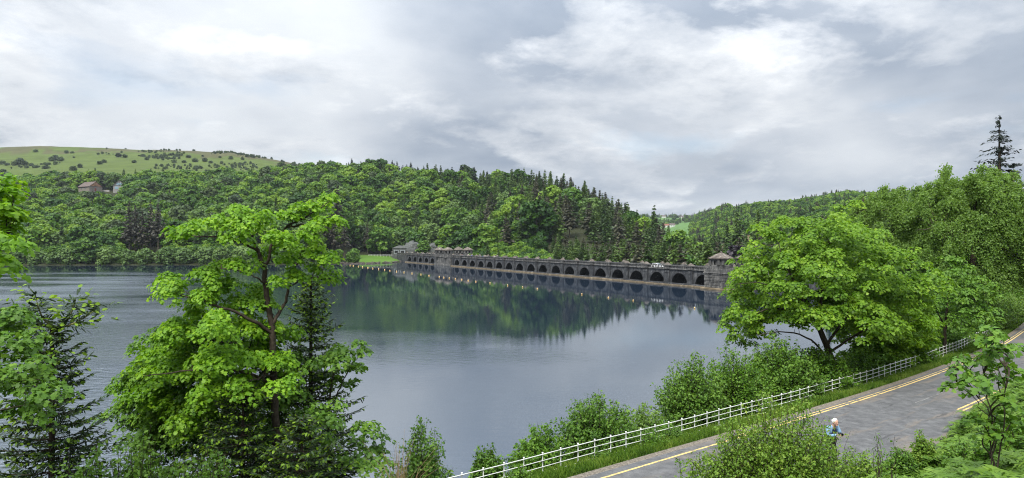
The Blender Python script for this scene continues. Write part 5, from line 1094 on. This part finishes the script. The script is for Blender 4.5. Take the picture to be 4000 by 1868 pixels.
for k_, (x_, yt, Yq, ww) in enumerate(((3560, 960, 84, 5.5), (3700, 900, 92, 6), (3850, 980, 88, 6), (3980, 900, 90, 6))):
    q = at(x_, yt, Yq); zq = float(H(q[0], Yq)) - .5; s = (q[2] - zq) / 15
    two_part('leafy_tree', VR[k_ % 2], (q[0], Yq, zq), (max(s, .8), max(s, .8), s), 1.0 + k_, ('shaded tree between birch and willow', 'dark tree behind the willow crown', 'shaded tree low behind the willow trunk', 'shaded tree at the right edge under the spruce')[k_], 'tree')

# ------------------------------------------------------------------ white railing
fe = -2.25; FP = RD + RN * fe; cum = np.r_[0, np.cumsum(np.linalg.norm(np.diff(FP, axis=0), axis=1))]; s0 = np.interp(-5.0, FP[:, 0], cum); s1 = np.interp(66, FP[:, 0], cum)
fence = empty('estate_railing', (FP[ri(3)][0], FP[ri(3)][1], 4.6)); tag(fence, 'white painted metal railing with four rails along the lake side of the road', 'fence'); F0 = np.array(fence.location)
def fpos(s): return np.array([np.interp(s, cum, FP[:, 0]), np.interp(s, cum, FP[:, 1])])
b = MB(); b.bbox(-.019, .019, -.019, .019, -.5, .90, .006); b.bbox(-.03, .03, -.03, .03, .90, .935, .01); me_post = b.build('post', [M['white']])
s = s0; rg = rngs(5); PO = []
while s < s1:
    q = fpos(s); zz_ = 4.62 + .015 * math.sin(s * .7); o = link('post', me_post, fence, (q[0] - F0[0], q[1] - F0[1], zz_ - F0[2]), rg.uniform(-.2, .2)); o.rotation_euler[0] = rg.normal() * .012; PO.append((q[0] - F0[0], q[1] - F0[1], zz_ - F0[2])); s += .86
PO = np.array(PO)
for hz, rr_ in ((.87, .020), (.65, .016), (.43, .016), (.21, .016)):
    b = MB(); A = PO + [0, 0, hz]; A[:, :2] += RN[ri(10)] * .03; b.tube(A, rr_, 5); link('rail', b.build('rail', [M['white']], True), fence)

# ------------------------------------------------------------------ verge grass, bank grass, bracken
def grass(name, label, PX, PY, hlo, hhi, seed, per=1, mat='grass', wid=.03, lean=.35):
    rg_ = rngs(seed); n = len(PX); Z_ = H(PX, PY); b = MB(); hh = rg_.uniform(hlo, hhi, n); a_ = rg_.uniform(0, 6.283, n); d = np.c_[np.cos(a_), np.sin(a_), np.zeros(n)]
    sd = np.c_[-d[:, 1], d[:, 0], np.zeros(n)] * wid / 2 * rg_.uniform(.7, 1.5, n)[:, None]; B0 = np.c_[PX, PY, Z_ - .03]; ml = B0 + d * (hh * lean * .35)[:, None] + np.c_[np.zeros((n, 2)), hh * .6]; tp = B0 + d * (hh * lean)[:, None] + np.c_[np.zeros((n, 2)), hh * rg_.uniform(.8, 1, n)]
    V = np.stack([B0 - sd, B0 + sd, ml + sd * .8, tp, ml - sd * .8], 1).reshape(-1, 3); F = np.array([[0, 1, 2, 3, 4]]) + (np.arange(n) * 5)[:, None]
    tn = np.clip(.5 + 1.2 * fbm(PX * .8, PY * .8, seed) + rg_.normal(size=n) * .15, 0, 1); b.add(V, F, np.repeat(tn, 5)); return tag(link(name, b.build(name, [M[mat]])), label, 'grass', kind='stuff')
rg = rngs(61)
def along(n, i0, i1, e0, e1, pw=1.0):
    f = i0 + (i1 - i0) * rg.random(n) ** pw; i_ = np.clip(f.astype(int), 0, NI - 2); e_ = rg.uniform(e0, e1, n); Q = RD[i_] + (RD[i_ + 1] - RD[i_]) * (f - i_)[:, None] + RN[i_] * e_[:, None]; return Q[:, 0], Q[:, 1], e_
i0, i1 = ri(-4), ri(60)
gx_, gy_, ge = along(46000, i0, i1, -3.0, -.85, 1.6); grass('verge_grass', 'rough green grass verge between road and white railing', gx_, gy_, .12, .42, 3)
gx_, gy_, ge = along(9000, i0, i1, -1.25, -.72, 1.6); grass('verge_grass', 'short grass fringe along the gravelly road edge', gx_, gy_, .05, .16, 4)
gx_, gy_, ge = along(26000, i0, i1, -10.5, -2.6, 1.6); grass('slope_grass', 'rough grass on the slope from railing to lake', gx_, gy_, .2, .6, 6, wid=.05)
# bank on the viewer's side
def bankpts(n, elo, ehi, ylo=8, yhi=38, xlo=-2, xhi=34):
    X_ = rg.uniform(xlo, xhi, n); Y_ = rg.uniform(ylo, yhi, n); e_, ii_ = road_e(X_, Y_); k = (e_ > asphalt_w(ii_) + elo) & (e_ < asphalt_w(ii_) + ehi) & (X_ / Y_ > -.1) & (X_ / Y_ < .84); return X_[k], Y_[k]
bx_, by_ = bankpts(190000, .2, 9.5, 6.5); grass('bank_grass', 'rough grass on the near bank below the viewer', bx_, by_, .12, .45, 8, wid=.025)
# bracken fronds
def frond(b, rg_, p0, ln, az, arch, tone):
    n = 15; u = np.linspace(0, 1, n); d = np.array([math.cos(az), math.sin(az), 0]); A = p0 + d * (ln * (u - .15 * u * u) * .8)[:, None] + np.c_[np.zeros((n, 2)), ln * (arch * u - arch * .95 * u ** 2.0)]
    b.tube(A, np.linspace(.007, .002, n), 3, 0, tone - .1); s_ = np.array([-d[1], d[0], 0]); P, Nn, Tp, sz = [], [], [], []
    for q in range(2, n):
        w_ = ln * .33 * (1 - u[q]) ** .8 * min(1, (u[q] - .05) * 6) + .02
        for sd in (-1, 1):
            P.append(A[q]); Nn.append([rg_.normal() * .15, rg_.normal() * .15, 1]); Tp.append(s_ * sd + d * .45 + [0, 0, -.12]); sz.append(w_)
    m_ = len(P); b.leaves(np.array(P), np.array(Nn), np.array(Tp), np.array(sz), *LEAF_BLADE2, np.clip(tone + rg_.normal(size=m_) * .06, 0, 1))
LEAF_BLADE2 = ([(0, -.10, 0), (.3, -.16, .02), (.7, -.1, 0), (1, 0, -.05), (.7, .1, 0), (.3, .16, .02), (0, .10, 0)], [[0, 1, 2, 3, 4, 5, 6]])
b = MB(); rg_ = rngs(15)
fx, fy = bankpts(22000, .3, 9.5, 7, 34); fx, fy = fx[:5200], fy[:5200]; dens = fbm(fx * .4, fy * .4, 44) > -.2; pxx = 2000 + fx / fy * FPX; k = dens & (pxx > 3230); fx, fy = fx[k], fy[k]; fz = H(fx, fy)
for q in range(len(fx)):
    for _ in range(int(rg_.integers(2, 5))): frond(b, rg_, np.array([fx[q], fy[q], fz[q]]), rg_.uniform(.5, 1.1), rg_.uniform(0, 6.283), rg_.uniform(.8, 1.7), np.clip(.55 + rg_.normal() * .16, .1, .95))
tag(link('bracken', b.build('bracken', [M['fern']])), 'bright green bracken covering the near bank at lower right', 'bracken', kind='stuff')
b = MB()
vx, vy, ve = along(330, ri(0), ri(48), -2.9, -1.5, 1.3); k = fbm(vx * .25, vy * .25, 71) > np.where(vx > 9, .06, .0); vx, vy = vx[k], vy[k]; vz = H(vx, vy)
for q in range(len(vx)):
    for _ in range(4): frond(b, rg_, np.array([vx[q], vy[q], vz[q]]), rg_.uniform(.3, .55), rg_.uniform(0, 6.283), rg_.uniform(.6, 1.1), np.clip(.35 + rg_.normal() * .12, .05, .9))
tag(link('verge_bracken', b.build('verge_bracken', [M['fern']])), 'darker bracken tufts growing through the white railing', 'bracken', kind='stuff')
for q, (x_, Yq, ee, hh, ww) in enumerate(((2080, 0, -2.0, .75, .7), (2330, 0, -2.1, .6, .6), (2560, 0, -1.9, .85, .8), (2650, 0, -2.0, .75, .6), (2870, 0, -2.0, .45, .5))):
    # clumps that swallow the lower rails: find the road station under this column
    j_ = int(np.argmin(np.abs((RD[:, 0] + RN[:, 0] * ee) / (RD[:, 1] + RN[:, 1] * ee) * FPX + 2000 - x_) + 1e6 * (RD[:, 1] < 10))); Q = RD[j_] + RN[j_] * ee
    shrub('bramble_clump', f'bramble clump over the lower rails of the railing, {("first", "second", "third", "fourth", "fifth", "sixth")[q]} from the left', 'bush', (Q[0], Q[1], float(H(Q[0], Q[1])) - .05), hh, ww, 60, .075, M['hazel' if q % 2 else 'syc_b'], 120 + q, per=34, low=.02)

# ------------------------------------------------------------------ near bank plants
Yq = 18.0; bs = gbase(3040, Yq)
shrub('birch_bush', 'broad young birch bush with small yellow-green leaves in front of the man', 'bush', bs, hto(3010, 1560, Yq), 2.5, 420, .074, M['birch'], 141, per=130, up=.8, dep=.7)
for q, (x_, yt, Yq, ww, lab) in enumerate(((3240, 1665, 18.6, 1.3, 'lower right shoulder of birch scrub beside the man'), (2870, 1690, 17.8, .9, 'small birch bush on the left of the big birch bush'), (3380, 1775, 17.4, .8, 'low birch scrub right of the man'), (3520, 1735, 17.6, .5, 'bilberry-like scrub below the end of the yellow lines'), (3600, 1690, 17.8, .35, 'leafy scrub beside the near yellow lines'))):
    shrub('birch_scrub', lab, 'bush', gbase(x_, Yq), max(.6, hto(x_, yt, Yq)), ww, 110, .066, M['birch' if q != 3 else 'hazel'], 150 + q, per=90, low=.04)
for q, (x_, yt, Yq) in enumerate(((2602, 1822, 19.2), (2660, 1775, 19), (2692, 1748, 18.6), (2728, 1760, 18.9), (2765, 1752, 18.3), (2815, 1772, 18.8), (2842, 1755, 18.4), (2868, 1766, 18.6), (2900, 1735, 18.2), (2780, 1795, 17.8), (2700, 1800, 17.8))):
    shrub('birch_sapling', f'thin upright birch sapling by the road, number {("one", "two", "three", "four", "five", "six", "seven", "eight", "nine", "ten", "eleven")[q]} counted from the left of the group', 'sapling', gbase(x_, Yq), max(.7, hto(x_, yt, Yq)), .3, 12, .085, M['birch'], 170 + q, per=60, low=.2, up=1.0, group='birch saplings at the road edge')
# sycamore sapling close on the right
Y0 = 11.0; g0 = gbase(3870, Y0)
sp = blobs_to_sprays([(3850,1300,35,30),(3870,1350,40,35),(3850,1400,40,30),(3760,1400,30,25),(3740,1430,25,25),(3770,1470,35,25),(3730,1500,40,20),(3800,1490,40,25),(3830,1530,40,20),(3930,1370,30,25),(3960,1350,20,15),(3920,1430,35,30),(3960,1470,25,25),(3880,1470,30,25),(3920,1540,35,25),(3870,1620,50,35),(3930,1640,50,40),(3820,1640,45,30),(3960,1590,25,25),(3890,1700,60,40)], Y0, 91, .17, .8, .5)
near_tree('sycamore_sapling', 'slender sycamore sapling leaning over the road at the right edge', 'sapling', g0, [([np.array(g0), *L3(Y0, [(3880, 1650), (3850, 1500), (3845, 1320)])], .018, .006), ([np.array(g0), *L3(Y0, [(3920, 1650), (3932, 1500), (3935, 1350)])], .016, .006), ([np.array(g0), *L3(Y0, [(3860, 1640), (3800, 1540), (3735, 1490)])], .012, .005), (L3(Y0, [(3880, 1650), (3810, 1520), (3760, 1400)]), .01, .004)], sp, M['syc_b'], M['bark'], .105, 1.3, 12)
for q, (x_, yt, Yq) in enumerate(((3435, 1632, 15.5), (3490, 1640, 15.2))):
    g0 = gbase(x_, Yq); hh = hto(x_, yt, Yq)
    if q == 0: shrub('spruce_seedling', 'small spruce seedling with upright bright leader at the bank edge', 'sapling', g0, hh, .2, 9, .075, M['syc_b'], 210, per=34, low=.1, up=1.0, tmpl=LEAF_BLADE)
    else: shrub('rowan_seedling', 'thin bare-stemmed seedling beside the small spruce', 'sapling', g0, hh, .12, 3, .08, M['hazel'], 211, per=12)
shrub('spruce_scrub', 'spreading bright spruce scrub at the bank edge below the seedlings', 'bush', gbase(3420, 15.6), .8, .6, 60, .08, M['syc_b'], 214, per=46, low=.05)
for q, (x_, yt, Yq, ww, mt) in enumerate(((3880, 1660, 12.5, .45, 'syc_b'), (3990, 1600, 13.5, .5, 'syc_b'), (3750, 1720, 15.5, .3, 'hazel'))):
    shrub('bank_shrub', ('leafy shrub at the foot of the sycamore sapling', 'leafy shrub at the right edge beside the sapling', 'low shrub among the bracken left of the sapling')[q], 'bush', gbase(x_, Yq), max(.5, hto(x_, yt, Yq)), ww, 60, .08, M[mt], 220 + q, per=40, low=.04)
# dry stems by the water
b = MB(); rg_ = rngs(9); g0 = np.array(gbase(1560, 24.5))
for q in range(46): a_ = rg_.normal(size=2) * .35; hh = rg_.uniform(.8, 2.1); b.tube(np.array([[a_[0] * .5, a_[1] * .5, -.1], [a_[0], a_[1], hh * .55], [a_[0] * 2, a_[1] * 1.6, hh]]), [.008, .006, .003], 4)
g0[2] = at(1560, 1890, 24.5)[2] - .5; tag(link('dry_stems', b.build('dry_stems', [M['twig']]), None, tuple(g0)), 'tuft of dry straw-coloured stems at the bottom by the water', 'plant')

# ------------------------------------------------------------------ people
M['skin'] = simple('skin', (.50, .29, .21), .55, .35); M['hair'] = simple('white hair', (.72, .70, .68), .7, .2, nscale=30, namt=.15); M['shirt'] = simple('light blue shirt', (.22, .36, .52), .8, .2, nscale=9, namt=.15)
M['vest'] = simple('navy body warmer', (.018, .026, .06), .7, .25, nscale=9, namt=.2); M['trous'] = simple('dark trousers', (.02, .022, .026), .8, .2); M['cam'] = simple('black camera', (.012, .012, .013), .35, .5); M['eye'] = simple('dark eye', (.02, .015, .012), .2, .5)
def skin_obj(name, verts, edges, radii, mat, parent, sub=1, root=0):
    me = bpy.data.meshes.new(name); me.from_pydata([tuple(v) for v in verts], edges, []); me.materials.append(mat); o = link(name, me, parent)
    bmx = bmesh.new(); bmx.from_mesh(me); ly = bmx.verts.layers.skin.verify()
    for v, r_ in zip(bmx.verts, radii):
        v[ly].radius = (r_, r_) if np.isscalar(r_) else r_
        v[ly].use_root = (v.index == root)
    bmx.to_mesh(me); bmx.free()
    md = o.modifiers.new('skin', 'SKIN'); md.use_smooth_shade = True; o.modifiers.new('sub', 'SUBSURF').levels = sub; o.modifiers['sub'].render_levels = sub + 1
    return o
def ell(b, c, r_, n=14, m=10, mat=0):
    th_ = np.linspace(0, np.pi, m); ph = np.linspace(0, 2 * np.pi, n, endpoint=False); V = np.stack([np.outer(np.sin(th_), np.cos(ph)) * r_[0] + c[0], np.outer(np.sin(th_), np.sin(ph)) * r_[1] + c[1], np.outer(np.cos(th_), np.ones(n)) * r_[2] + c[2]], -1).reshape(-1, 3)
    i_, j_ = np.meshgrid(np.arange(m - 1), np.arange(n), indexing='ij'); k_ = (j_ + 1) % n; b.add(V, np.stack([i_ * n + j_, (i_ + 1) * n + j_, (i_ + 1) * n + k_, i_ * n + k_], -1).reshape(-1, 4), .5, mat)
Y0 = 24.0; hd = at(3258, 1654, Y0)
man = empty('person', (hd[0] - .06, Y0 + .06, ROADZ + .002), R(18)); tag(man, 'white-haired person in navy body warmer and light blue shirt looking down at a camera', 'person')
J = {'pel': (0, .08, .93), 'wa': (0, .05, 1.06), 'ch': (0, -.02, 1.30), 'ne': (0, -.09, 1.46), 'hb': (0, -.14, 1.55), 'ht': (0, -.17, 1.66),
     'sl': (-.19, -.04, 1.40), 'el': (-.27, -.10, 1.13), 'wl': (-.07, -.32, 1.20), 'sr': (.19, -.04, 1.40), 'er': (.27, -.12, 1.12), 'wr': (.08, -.33, 1.18),
     'hl': (-.09, .08, .90), 'kl': (-.11, .04, .49), 'al': (-.12, .10, .09), 'tl': (-.13, -.08, .04), 'hr': (.09, .08, .90), 'kr': (.12, -.02, .49), 'ar': (.13, .06, .09), 'tr': (.15, -.12, .04)}
def chain(names_edges, rad, name, mat, sub=1):
    keys = []
    for a_, b_ in names_edges:
        for q in (a_, b_):
            if q not in keys: keys.append(q)
    return skin_obj(name, [J[k_] for k_ in keys], [(keys.index(a_), keys.index(b_)) for a_, b_ in names_edges], [rad[k_] for k_ in keys], mat, man, sub)
RADB = dict(pel=.13, wa=.125, ch=.14, ne=.058, hb=.08, ht=.085, sl=.062, el=.042, wl=.03, sr=.062, er=.042, wr=.03, hl=.085, kl=.06, al=.045, tl=.04, hr=.085, kr=.06, ar=.045, tr=.04)
E = [('pel', 'wa'), ('wa', 'ch'), ('ch', 'ne'), ('ne', 'hb'), ('hb', 'ht'), ('ch', 'sl'), ('sl', 'el'), ('el', 'wl'), ('ch', 'sr'), ('sr', 'er'), ('er', 'wr'), ('pel', 'hl'), ('hl', 'kl'), ('kl', 'al'), ('al', 'tl'), ('pel', 'hr'), ('hr', 'kr'), ('kr', 'ar'), ('ar', 'tr')]
body = chain(E, RADB, 'body', M['skin'])
chain([('wa', 'ch'), ('ch', 'sl'), ('sl', 'el'), ('el', 'wl'), ('ch', 'sr'), ('sr', 'er'), ('er', 'wr')], dict(wa=.13, ch=.14, sl=.085, el=.062, wl=.042, sr=.085, er=.062, wr=.042), 'shirt', M['shirt'])
J['vl'] = (-.15, -.03, 1.39); J['vr'] = (.15, -.03, 1.39)
chain([('pel', 'wa'), ('wa', 'ch'), ('ch', 'vl'), ('ch', 'vr')], dict(pel=.155, wa=.17, ch=.195, vl=.115, vr=.115), 'body_warmer', M['vest'])
chain([('pel', 'hl'), ('hl', 'kl'), ('kl', 'al'), ('pel', 'hr'), ('hr', 'kr'), ('kr', 'ar')], dict(pel=.15, hl=.105, kl=.08, al=.07, hr=.105, kr=.08, ar=.07), 'trousers', M['trous'])
b = MB(); ell(b, (0, -.165, 1.60), (.082, .102, .118)); ell(b, (0, -.268, 1.575), (.016, .02, .026), 8, 6)
for s in (-1, 1): ell(b, (s * .084, -.15, 1.59), (.014, .026, .036), 8, 6)
ell(b, (0, -.225, 1.51), (.045, .04, .03), 8, 6); hdo = link('head', b.build('head', [M['skin']], True), man)
b = MB()
for s in (-1, 1): ell(b, (s * .034, -.256, 1.605), (.012, .01, .008), 8, 6)
link('eye', b.build('eye', [M['eye']], True), hdo)
b = MB(); ell(b, (0, -.232, 1.527), (.026, .018, .006), 8, 6); link('mouth', b.build('mouth', [simple('lips', (.35, .14, .11), .5, .3)], True), hdo)
b = MB(); ell(b, (0, -.135, 1.638), (.094, .106, .098)); ell(b, (-.05, -.13, 1.63), (.05, .09, .08), 10, 8); ell(b, (.05, -.13, 1.63), (.05, .09, .08), 10, 8); link('hair', b.build('hair', [M['hair']], True), man)
b = MB(); b.bbox(-.07, .07, -.42, -.34, 1.19, 1.29, .012); b.tube([[0, -.42, 1.24], [0, -.50, 1.25]], .04, 12); cm = tag(link('camera_held', b.build('camera_held', [M['cam']]), None), 'black camera held at the chest by the white-haired person', 'camera'); cm.location = man.location; cm.rotation_euler = man.rotation_euler
for s in (-1, 1):
    w0 = np.array(J['wl' if s < 0 else 'wr']); pl = w0 + [-s * .015, -.055, .02]; V = [w0, pl]; Ed = [(0, 1)]; Rr_ = [.026, .034]
    for q in range(4):
        k0 = pl + [-s * (.0), -.03, .03 - q * .02]; k1 = k0 + [-s * .025, -.025, .0]; k2 = k1 + [-s * .03, .0, 0]; n0 = len(V); V += [k0, k1, k2]; Ed += [(1, n0), (n0, n0 + 1), (n0 + 1, n0 + 2)]; Rr_ += [.010, .009, .008]
    n0 = len(V); V += [w0 + [-s * .03, -.03, .03], w0 + [-s * .055, -.05, .045]]; Ed += [(0, n0), (n0, n0 + 1)]; Rr_ += [.011, .009]
    skin_obj('hand', V, Ed, Rr_, M['skin'], man, 1)
for s in (-1, 1):
    a_, t_ = np.array(J['al' if s < 0 else 'ar']), np.array(J['tl' if s < 0 else 'tr']); skin_obj('shoe', [a_ + [0, .03, -.03], (a_ + t_) / 2 + [0, 0, -.015], t_ + [0, -.04, .012]], [(0, 1), (1, 2)], [.05, .048, .042], M['cam'], man, 1)
# strollers on the dam
def stroller(loc, rz, top, legs, label):
    e = empty('person', loc, rz); tag(e, label, 'person')
    Jn = [(0, 0, .95), (0, 0, 1.15), (0, 0, 1.38), (0, 0, 1.52), (-.19, 0, 1.40), (-.24, .02, 1.12), (-.22, -.06, .86), (.19, 0, 1.40), (.24, .02, 1.12), (.22, -.06, .86), (-.09, 0, .92), (-.1, -.06, .5), (-.1, .02, .08), (.09, 0, .92), (.1, .06, .5), (.1, .08, .08)]
    Ed = [(0, 1), (1, 2), (2, 3), (2, 4), (4, 5), (5, 6), (2, 7), (7, 8), (8, 9), (0, 10), (10, 11), (11, 12), (0, 13), (13, 14), (14, 15)]
    skin_obj('body', Jn, Ed, [.14, .14, .15, .06, .07, .05, .04, .07, .05, .04, .09, .065, .05, .09, .065, .05], M['skin'], e, 1)
    skin_obj('jacket', Jn[:3] + Jn[4:10], [(0, 1), (1, 2), (2, 3), (3, 4), (4, 5), (2, 6), (6, 7), (7, 8)], [.16, .16, .17, .09, .07, .055, .09, .07, .055], top, e, 1)
    skin_obj('trousers', [Jn[0]] + Jn[10:], [(0, 1), (1, 2), (2, 3), (0, 4), (4, 5), (5, 6)], [.15, .1, .08, .07, .1, .08, .07], legs, e, 1)
    b = MB(); ell(b, (0, -.01, 1.63), (.08, .1, .12)); ell(b, (0, -.11, 1.61), (.015, .02, .025), 6, 5); link('head', b.build('head', [M['skin']], True), e)
    b = MB(); ell(b, (0, .015, 1.66), (.09, .1, .1)); link('hair', b.build('hair', [M['bark']], True), e)
    for s in (-1, 1):
        V = [np.array([s * .22, -.06, .86]), np.array([s * .22, -.08, .79])]; Ed2 = [(0, 1)]; Rr_ = [.03, .035]
        for q in range(4): n0 = len(V); V += [np.array([s * .22, -.115 + q * .022, .75]), np.array([s * .21, -.115 + q * .022, .70])]; Ed2 += [(1, n0), (n0, n0 + 1)]; Rr_ += [.01, .008]
        n0 = len(V); V += [np.array([s * .2, -.12, .80]), np.array([s * .19, -.135, .76])]; Ed2 += [(1, n0), (n0, n0 + 1)]; Rr_ += [.011, .009]
        skin_obj('hand', V, Ed2, Rr_, M['skin'], e, 0)
M['purple'] = simple('lilac jacket', (.35, .2, .5), .8, .2); M['blue'] = simple('bright blue jacket', (.06, .16, .5), .8, .2); M['greyj'] = simple('pale jacket', (.5, .5, .5), .8, .2)
def dloc(k_, off, z_=4.76): q = K0 + DD * S * k_ - DN * off; return (q[0], q[1], z_)
for k_, off, mt, wd in ((.35, 1.5, 'purple', 'walker in lilac jacket on the dam just right of the clustered turrets'), (1.55, 1.6, 'blue', 'walker in blue on the dam, between the turrets and the spruce'), (2.95, 1.4, 'blue', 'walker in blue on the dam furthest right of the turrets'), (19.5, 2.2, 'greyj', 'walker in pale jacket at the right foot of the square turret'), (19.62, 2.8, 'blue', 'walker in blue at the right foot of the square turret')):
    stroller(dloc(k_, off), .6, M[mt], M['trous'], wd)

# ------------------------------------------------------------------ white car on the dam
M['carw'] = simple('white car paint', (.78, .79, .80), .25, .5); M['cglass'] = simple('car glass', (.03, .04, .05), .08, .6); M['tyre'] = simple('tyre rubber', (.015, .015, .016), .8, .2); M['rim'] = simple('alloy rim', (.45, .46, .47), .35, .5, .6); M['lamp'] = simple('headlamp lens', (.7, .72, .75), .1, .6); M['rlamp'] = simple('rear lamp lens', (.4, .02, .02), .2, .6)
car = empty('car', dloc(15.72, 2.6, 4.755), math.atan2(DD[1], DD[0])); tag(car, 'white hatchback driving on the dam, roof showing above the balustrade', 'car')
prof = [(-2.05, .35), (-2.1, .75), (-1.98, 1.02), (-1.72, 1.40), (-1.35, 1.52), (-.2, 1.55), (.35, 1.46), (1.0, 1.02), (1.75, .88), (2.05, .68), (2.08, .35)]
b = MB(); n = len(prof); secs = []
for y_, kx, kz in ((-.82, .97, .0), (-.86, 1, 0), (-.78, 1, 0), (.78, 1, 0), (.86, 1, 0), (.82, .97, 0)):
    secs.append([[p_[0] * kx, y_ * (1.0 if p_[1] < 1.0 else .84), p_[1] - (.04 if abs(y_) > .8 else 0)] for p_ in prof])
V = np.array(secs).reshape(-1, 3); m_ = len(secs); b.add(V, [[i_ * n + j_, i_ * n + (j_ + 1) % n, (i_ + 1) * n + (j_ + 1) % n, (i_ + 1) * n + j_] for i_ in range(m_ - 1) for j_ in range(n)]); b.add(secs[0], [list(range(n))]); b.add(secs[-1], [list(range(n))[::-1]]); link('body', b.build('body', [M['carw']], False), car)
b = MB(); b.add([[.42, -.62, 1.45], [.98, -.70, 1.07], [.98, .70, 1.07], [.42, .62, 1.45]] + np.array([.03, 0, .03]), [[0, 1, 2, 3]]); link('windscreen', b.build('windscreen', [M['cglass']]), car)
b = MB(); b.add(np.array([[-1.42, -.6, 1.5], [-1.72, -.66, 1.36], [-1.72, .66, 1.36], [-1.42, .6, 1.5]]) + [-.03, 0, .03], [[0, 3, 2, 1]]); link('rear_window', b.build('rear_window', [M['cglass']]), car)
for s in (-1, 1):
    for x0_, x1_ in ((-1.45, -.45), (-.38, .55)):
        b = MB(); b.add([[x0_, s * .80, 1.05], [x1_ + (.25 if x1_ > 0 else 0), s * .80, 1.05], [x1_ - (.15 if x1_ > 0 else 0), s * .745, 1.42], [x0_ + (.1 if x0_ < -1 else 0), s * .745, 1.42]], [[0, 1, 2, 3] if s < 0 else [3, 2, 1, 0]]); link('window', b.build('window', [M['cglass']]), car)
    for x_ in (-1.3, 1.28):
        aa = np.linspace(0, 2 * np.pi, 18, endpoint=False)
        def ring(r_, y_): return np.c_[x_ + r_ * np.cos(aa), np.full(18, y_), .32 + r_ * np.sin(aa)]
        b = MB(); V = np.r_[ring(.2, s * .89), ring(.31, s * .89), ring(.32, s * .8), ring(.32, s * .68)]; b.add(V, [[i_ * 18 + j_, i_ * 18 + (j_ + 1) % 18, (i_ + 1) * 18 + (j_ + 1) % 18, (i_ + 1) * 18 + j_] for i_ in range(3) for j_ in range(18)]); wh = link('wheel', b.build('wheel', [M['tyre']]), car)
        b = MB(); b.add(ring(.2, s * .885), [list(range(18))]); link('rim', b.build('rim', [M['rim']]), wh)
    b = MB(); ell(b, (1.96, s * .6, .72), (.1, .18, .08), 10, 6); link('headlight', b.build('headlight', [M['lamp']], True), car)
    b = MB(); ell(b, (-2.0, s * .68, .85), (.07, .1, .14), 10, 6); link('tail_light', b.build('tail_light', [M['rlamp']], True), car)
    b = MB(); ell(b, (.62, s * .95, 1.06), (.08, .1, .07), 8, 6); link('mirror', b.build('mirror', [M['carw']], True), car)

# ------------------------------------------------------------------ far farms
M['farred'] = simple('red-brown far roof', (.22, .10, .07), .9, .1); M['farwhite'] = simple('white far wall', (.55, .55, .52), .9, .1)
for (x_, y_, mt, L_, wd) in ((2601, 888, 'farred', 16, 'red-roofed farm building in the far valley'), (2626, 886, 'farwhite', 14, 'pale farm building right of the red-roofed one in the far valley'), (2593, 849, 'farwhite', 14, 'pale house on the far skyline left'), (2662, 853, 'farwhite', 14, 'pale house on the far skyline right')):
    r_ = raycast(x_, y_, 900, 3200)
    if r_ is None: q = at(x_, y_, 2450); r_ = (q[0], 2450, float(H(q[0], 2450)))
    e = empty('farm_building', (r_[0], r_[1], r_[2])); tag(e, wd, 'building')
    b = MB(); b.box(-L_ / 2, L_ / 2, -4, 4, -3, 5); link('wall', b.build('wall', [M['farwhite']]), e)
    b = MB(); b.add([[-L_ / 2 - .5, -4.6, 4.6], [L_ / 2 + .5, -4.6, 4.6], [L_ / 2 + .5, 4.6, 4.6], [-L_ / 2 - .5, 4.6, 4.6], [-L_ / 2 - .5, 0, 9], [L_ / 2 + .5, 0, 9]], [[0, 1, 5, 4], [2, 3, 4, 5]]); b.add([[-L_ / 2 - .4, -4.5, 4.7], [-L_ / 2 - .4, 4.5, 4.7], [-L_ / 2 - .4, 0, 8.9]], [[0, 1, 2]]); link('roof', b.build('roof', [M['farred' if mt == 'farred' else 'slate']]), e)
    for s in (-.25, .25): b = MB(); b.box(L_ * s - 1, L_ * s + 1, -4.1, -3.95, 1.2, 3.4); link('window', b.build('window', [M['glass']]), e)

# ------------------------------------------------------------------ air: thin haze over the whole valley
m = bpy.data.materials.new('valley air'); m.use_nodes = True; m.node_tree.nodes.clear(); t = NT(m)
pv = t.n('ShaderNodeVolumePrincipled'); pv.inputs['Color'].default_value = (.80, .89, 1.0, 1); pv.inputs['Density'].default_value = .00005; pv.inputs['Anisotropy'].default_value = .1
o_ = t.n('ShaderNodeOutputMaterial'); t.l(pv.outputs[0], o_.inputs['Volume'])
b = MB(); b.box(-3650, 3650, -3650, 3650, -16, 262); hz = link('haze', b.build('haze', [m])); tag(hz, 'thin bluish haze filling the valley air', 'haze', kind='stuff')
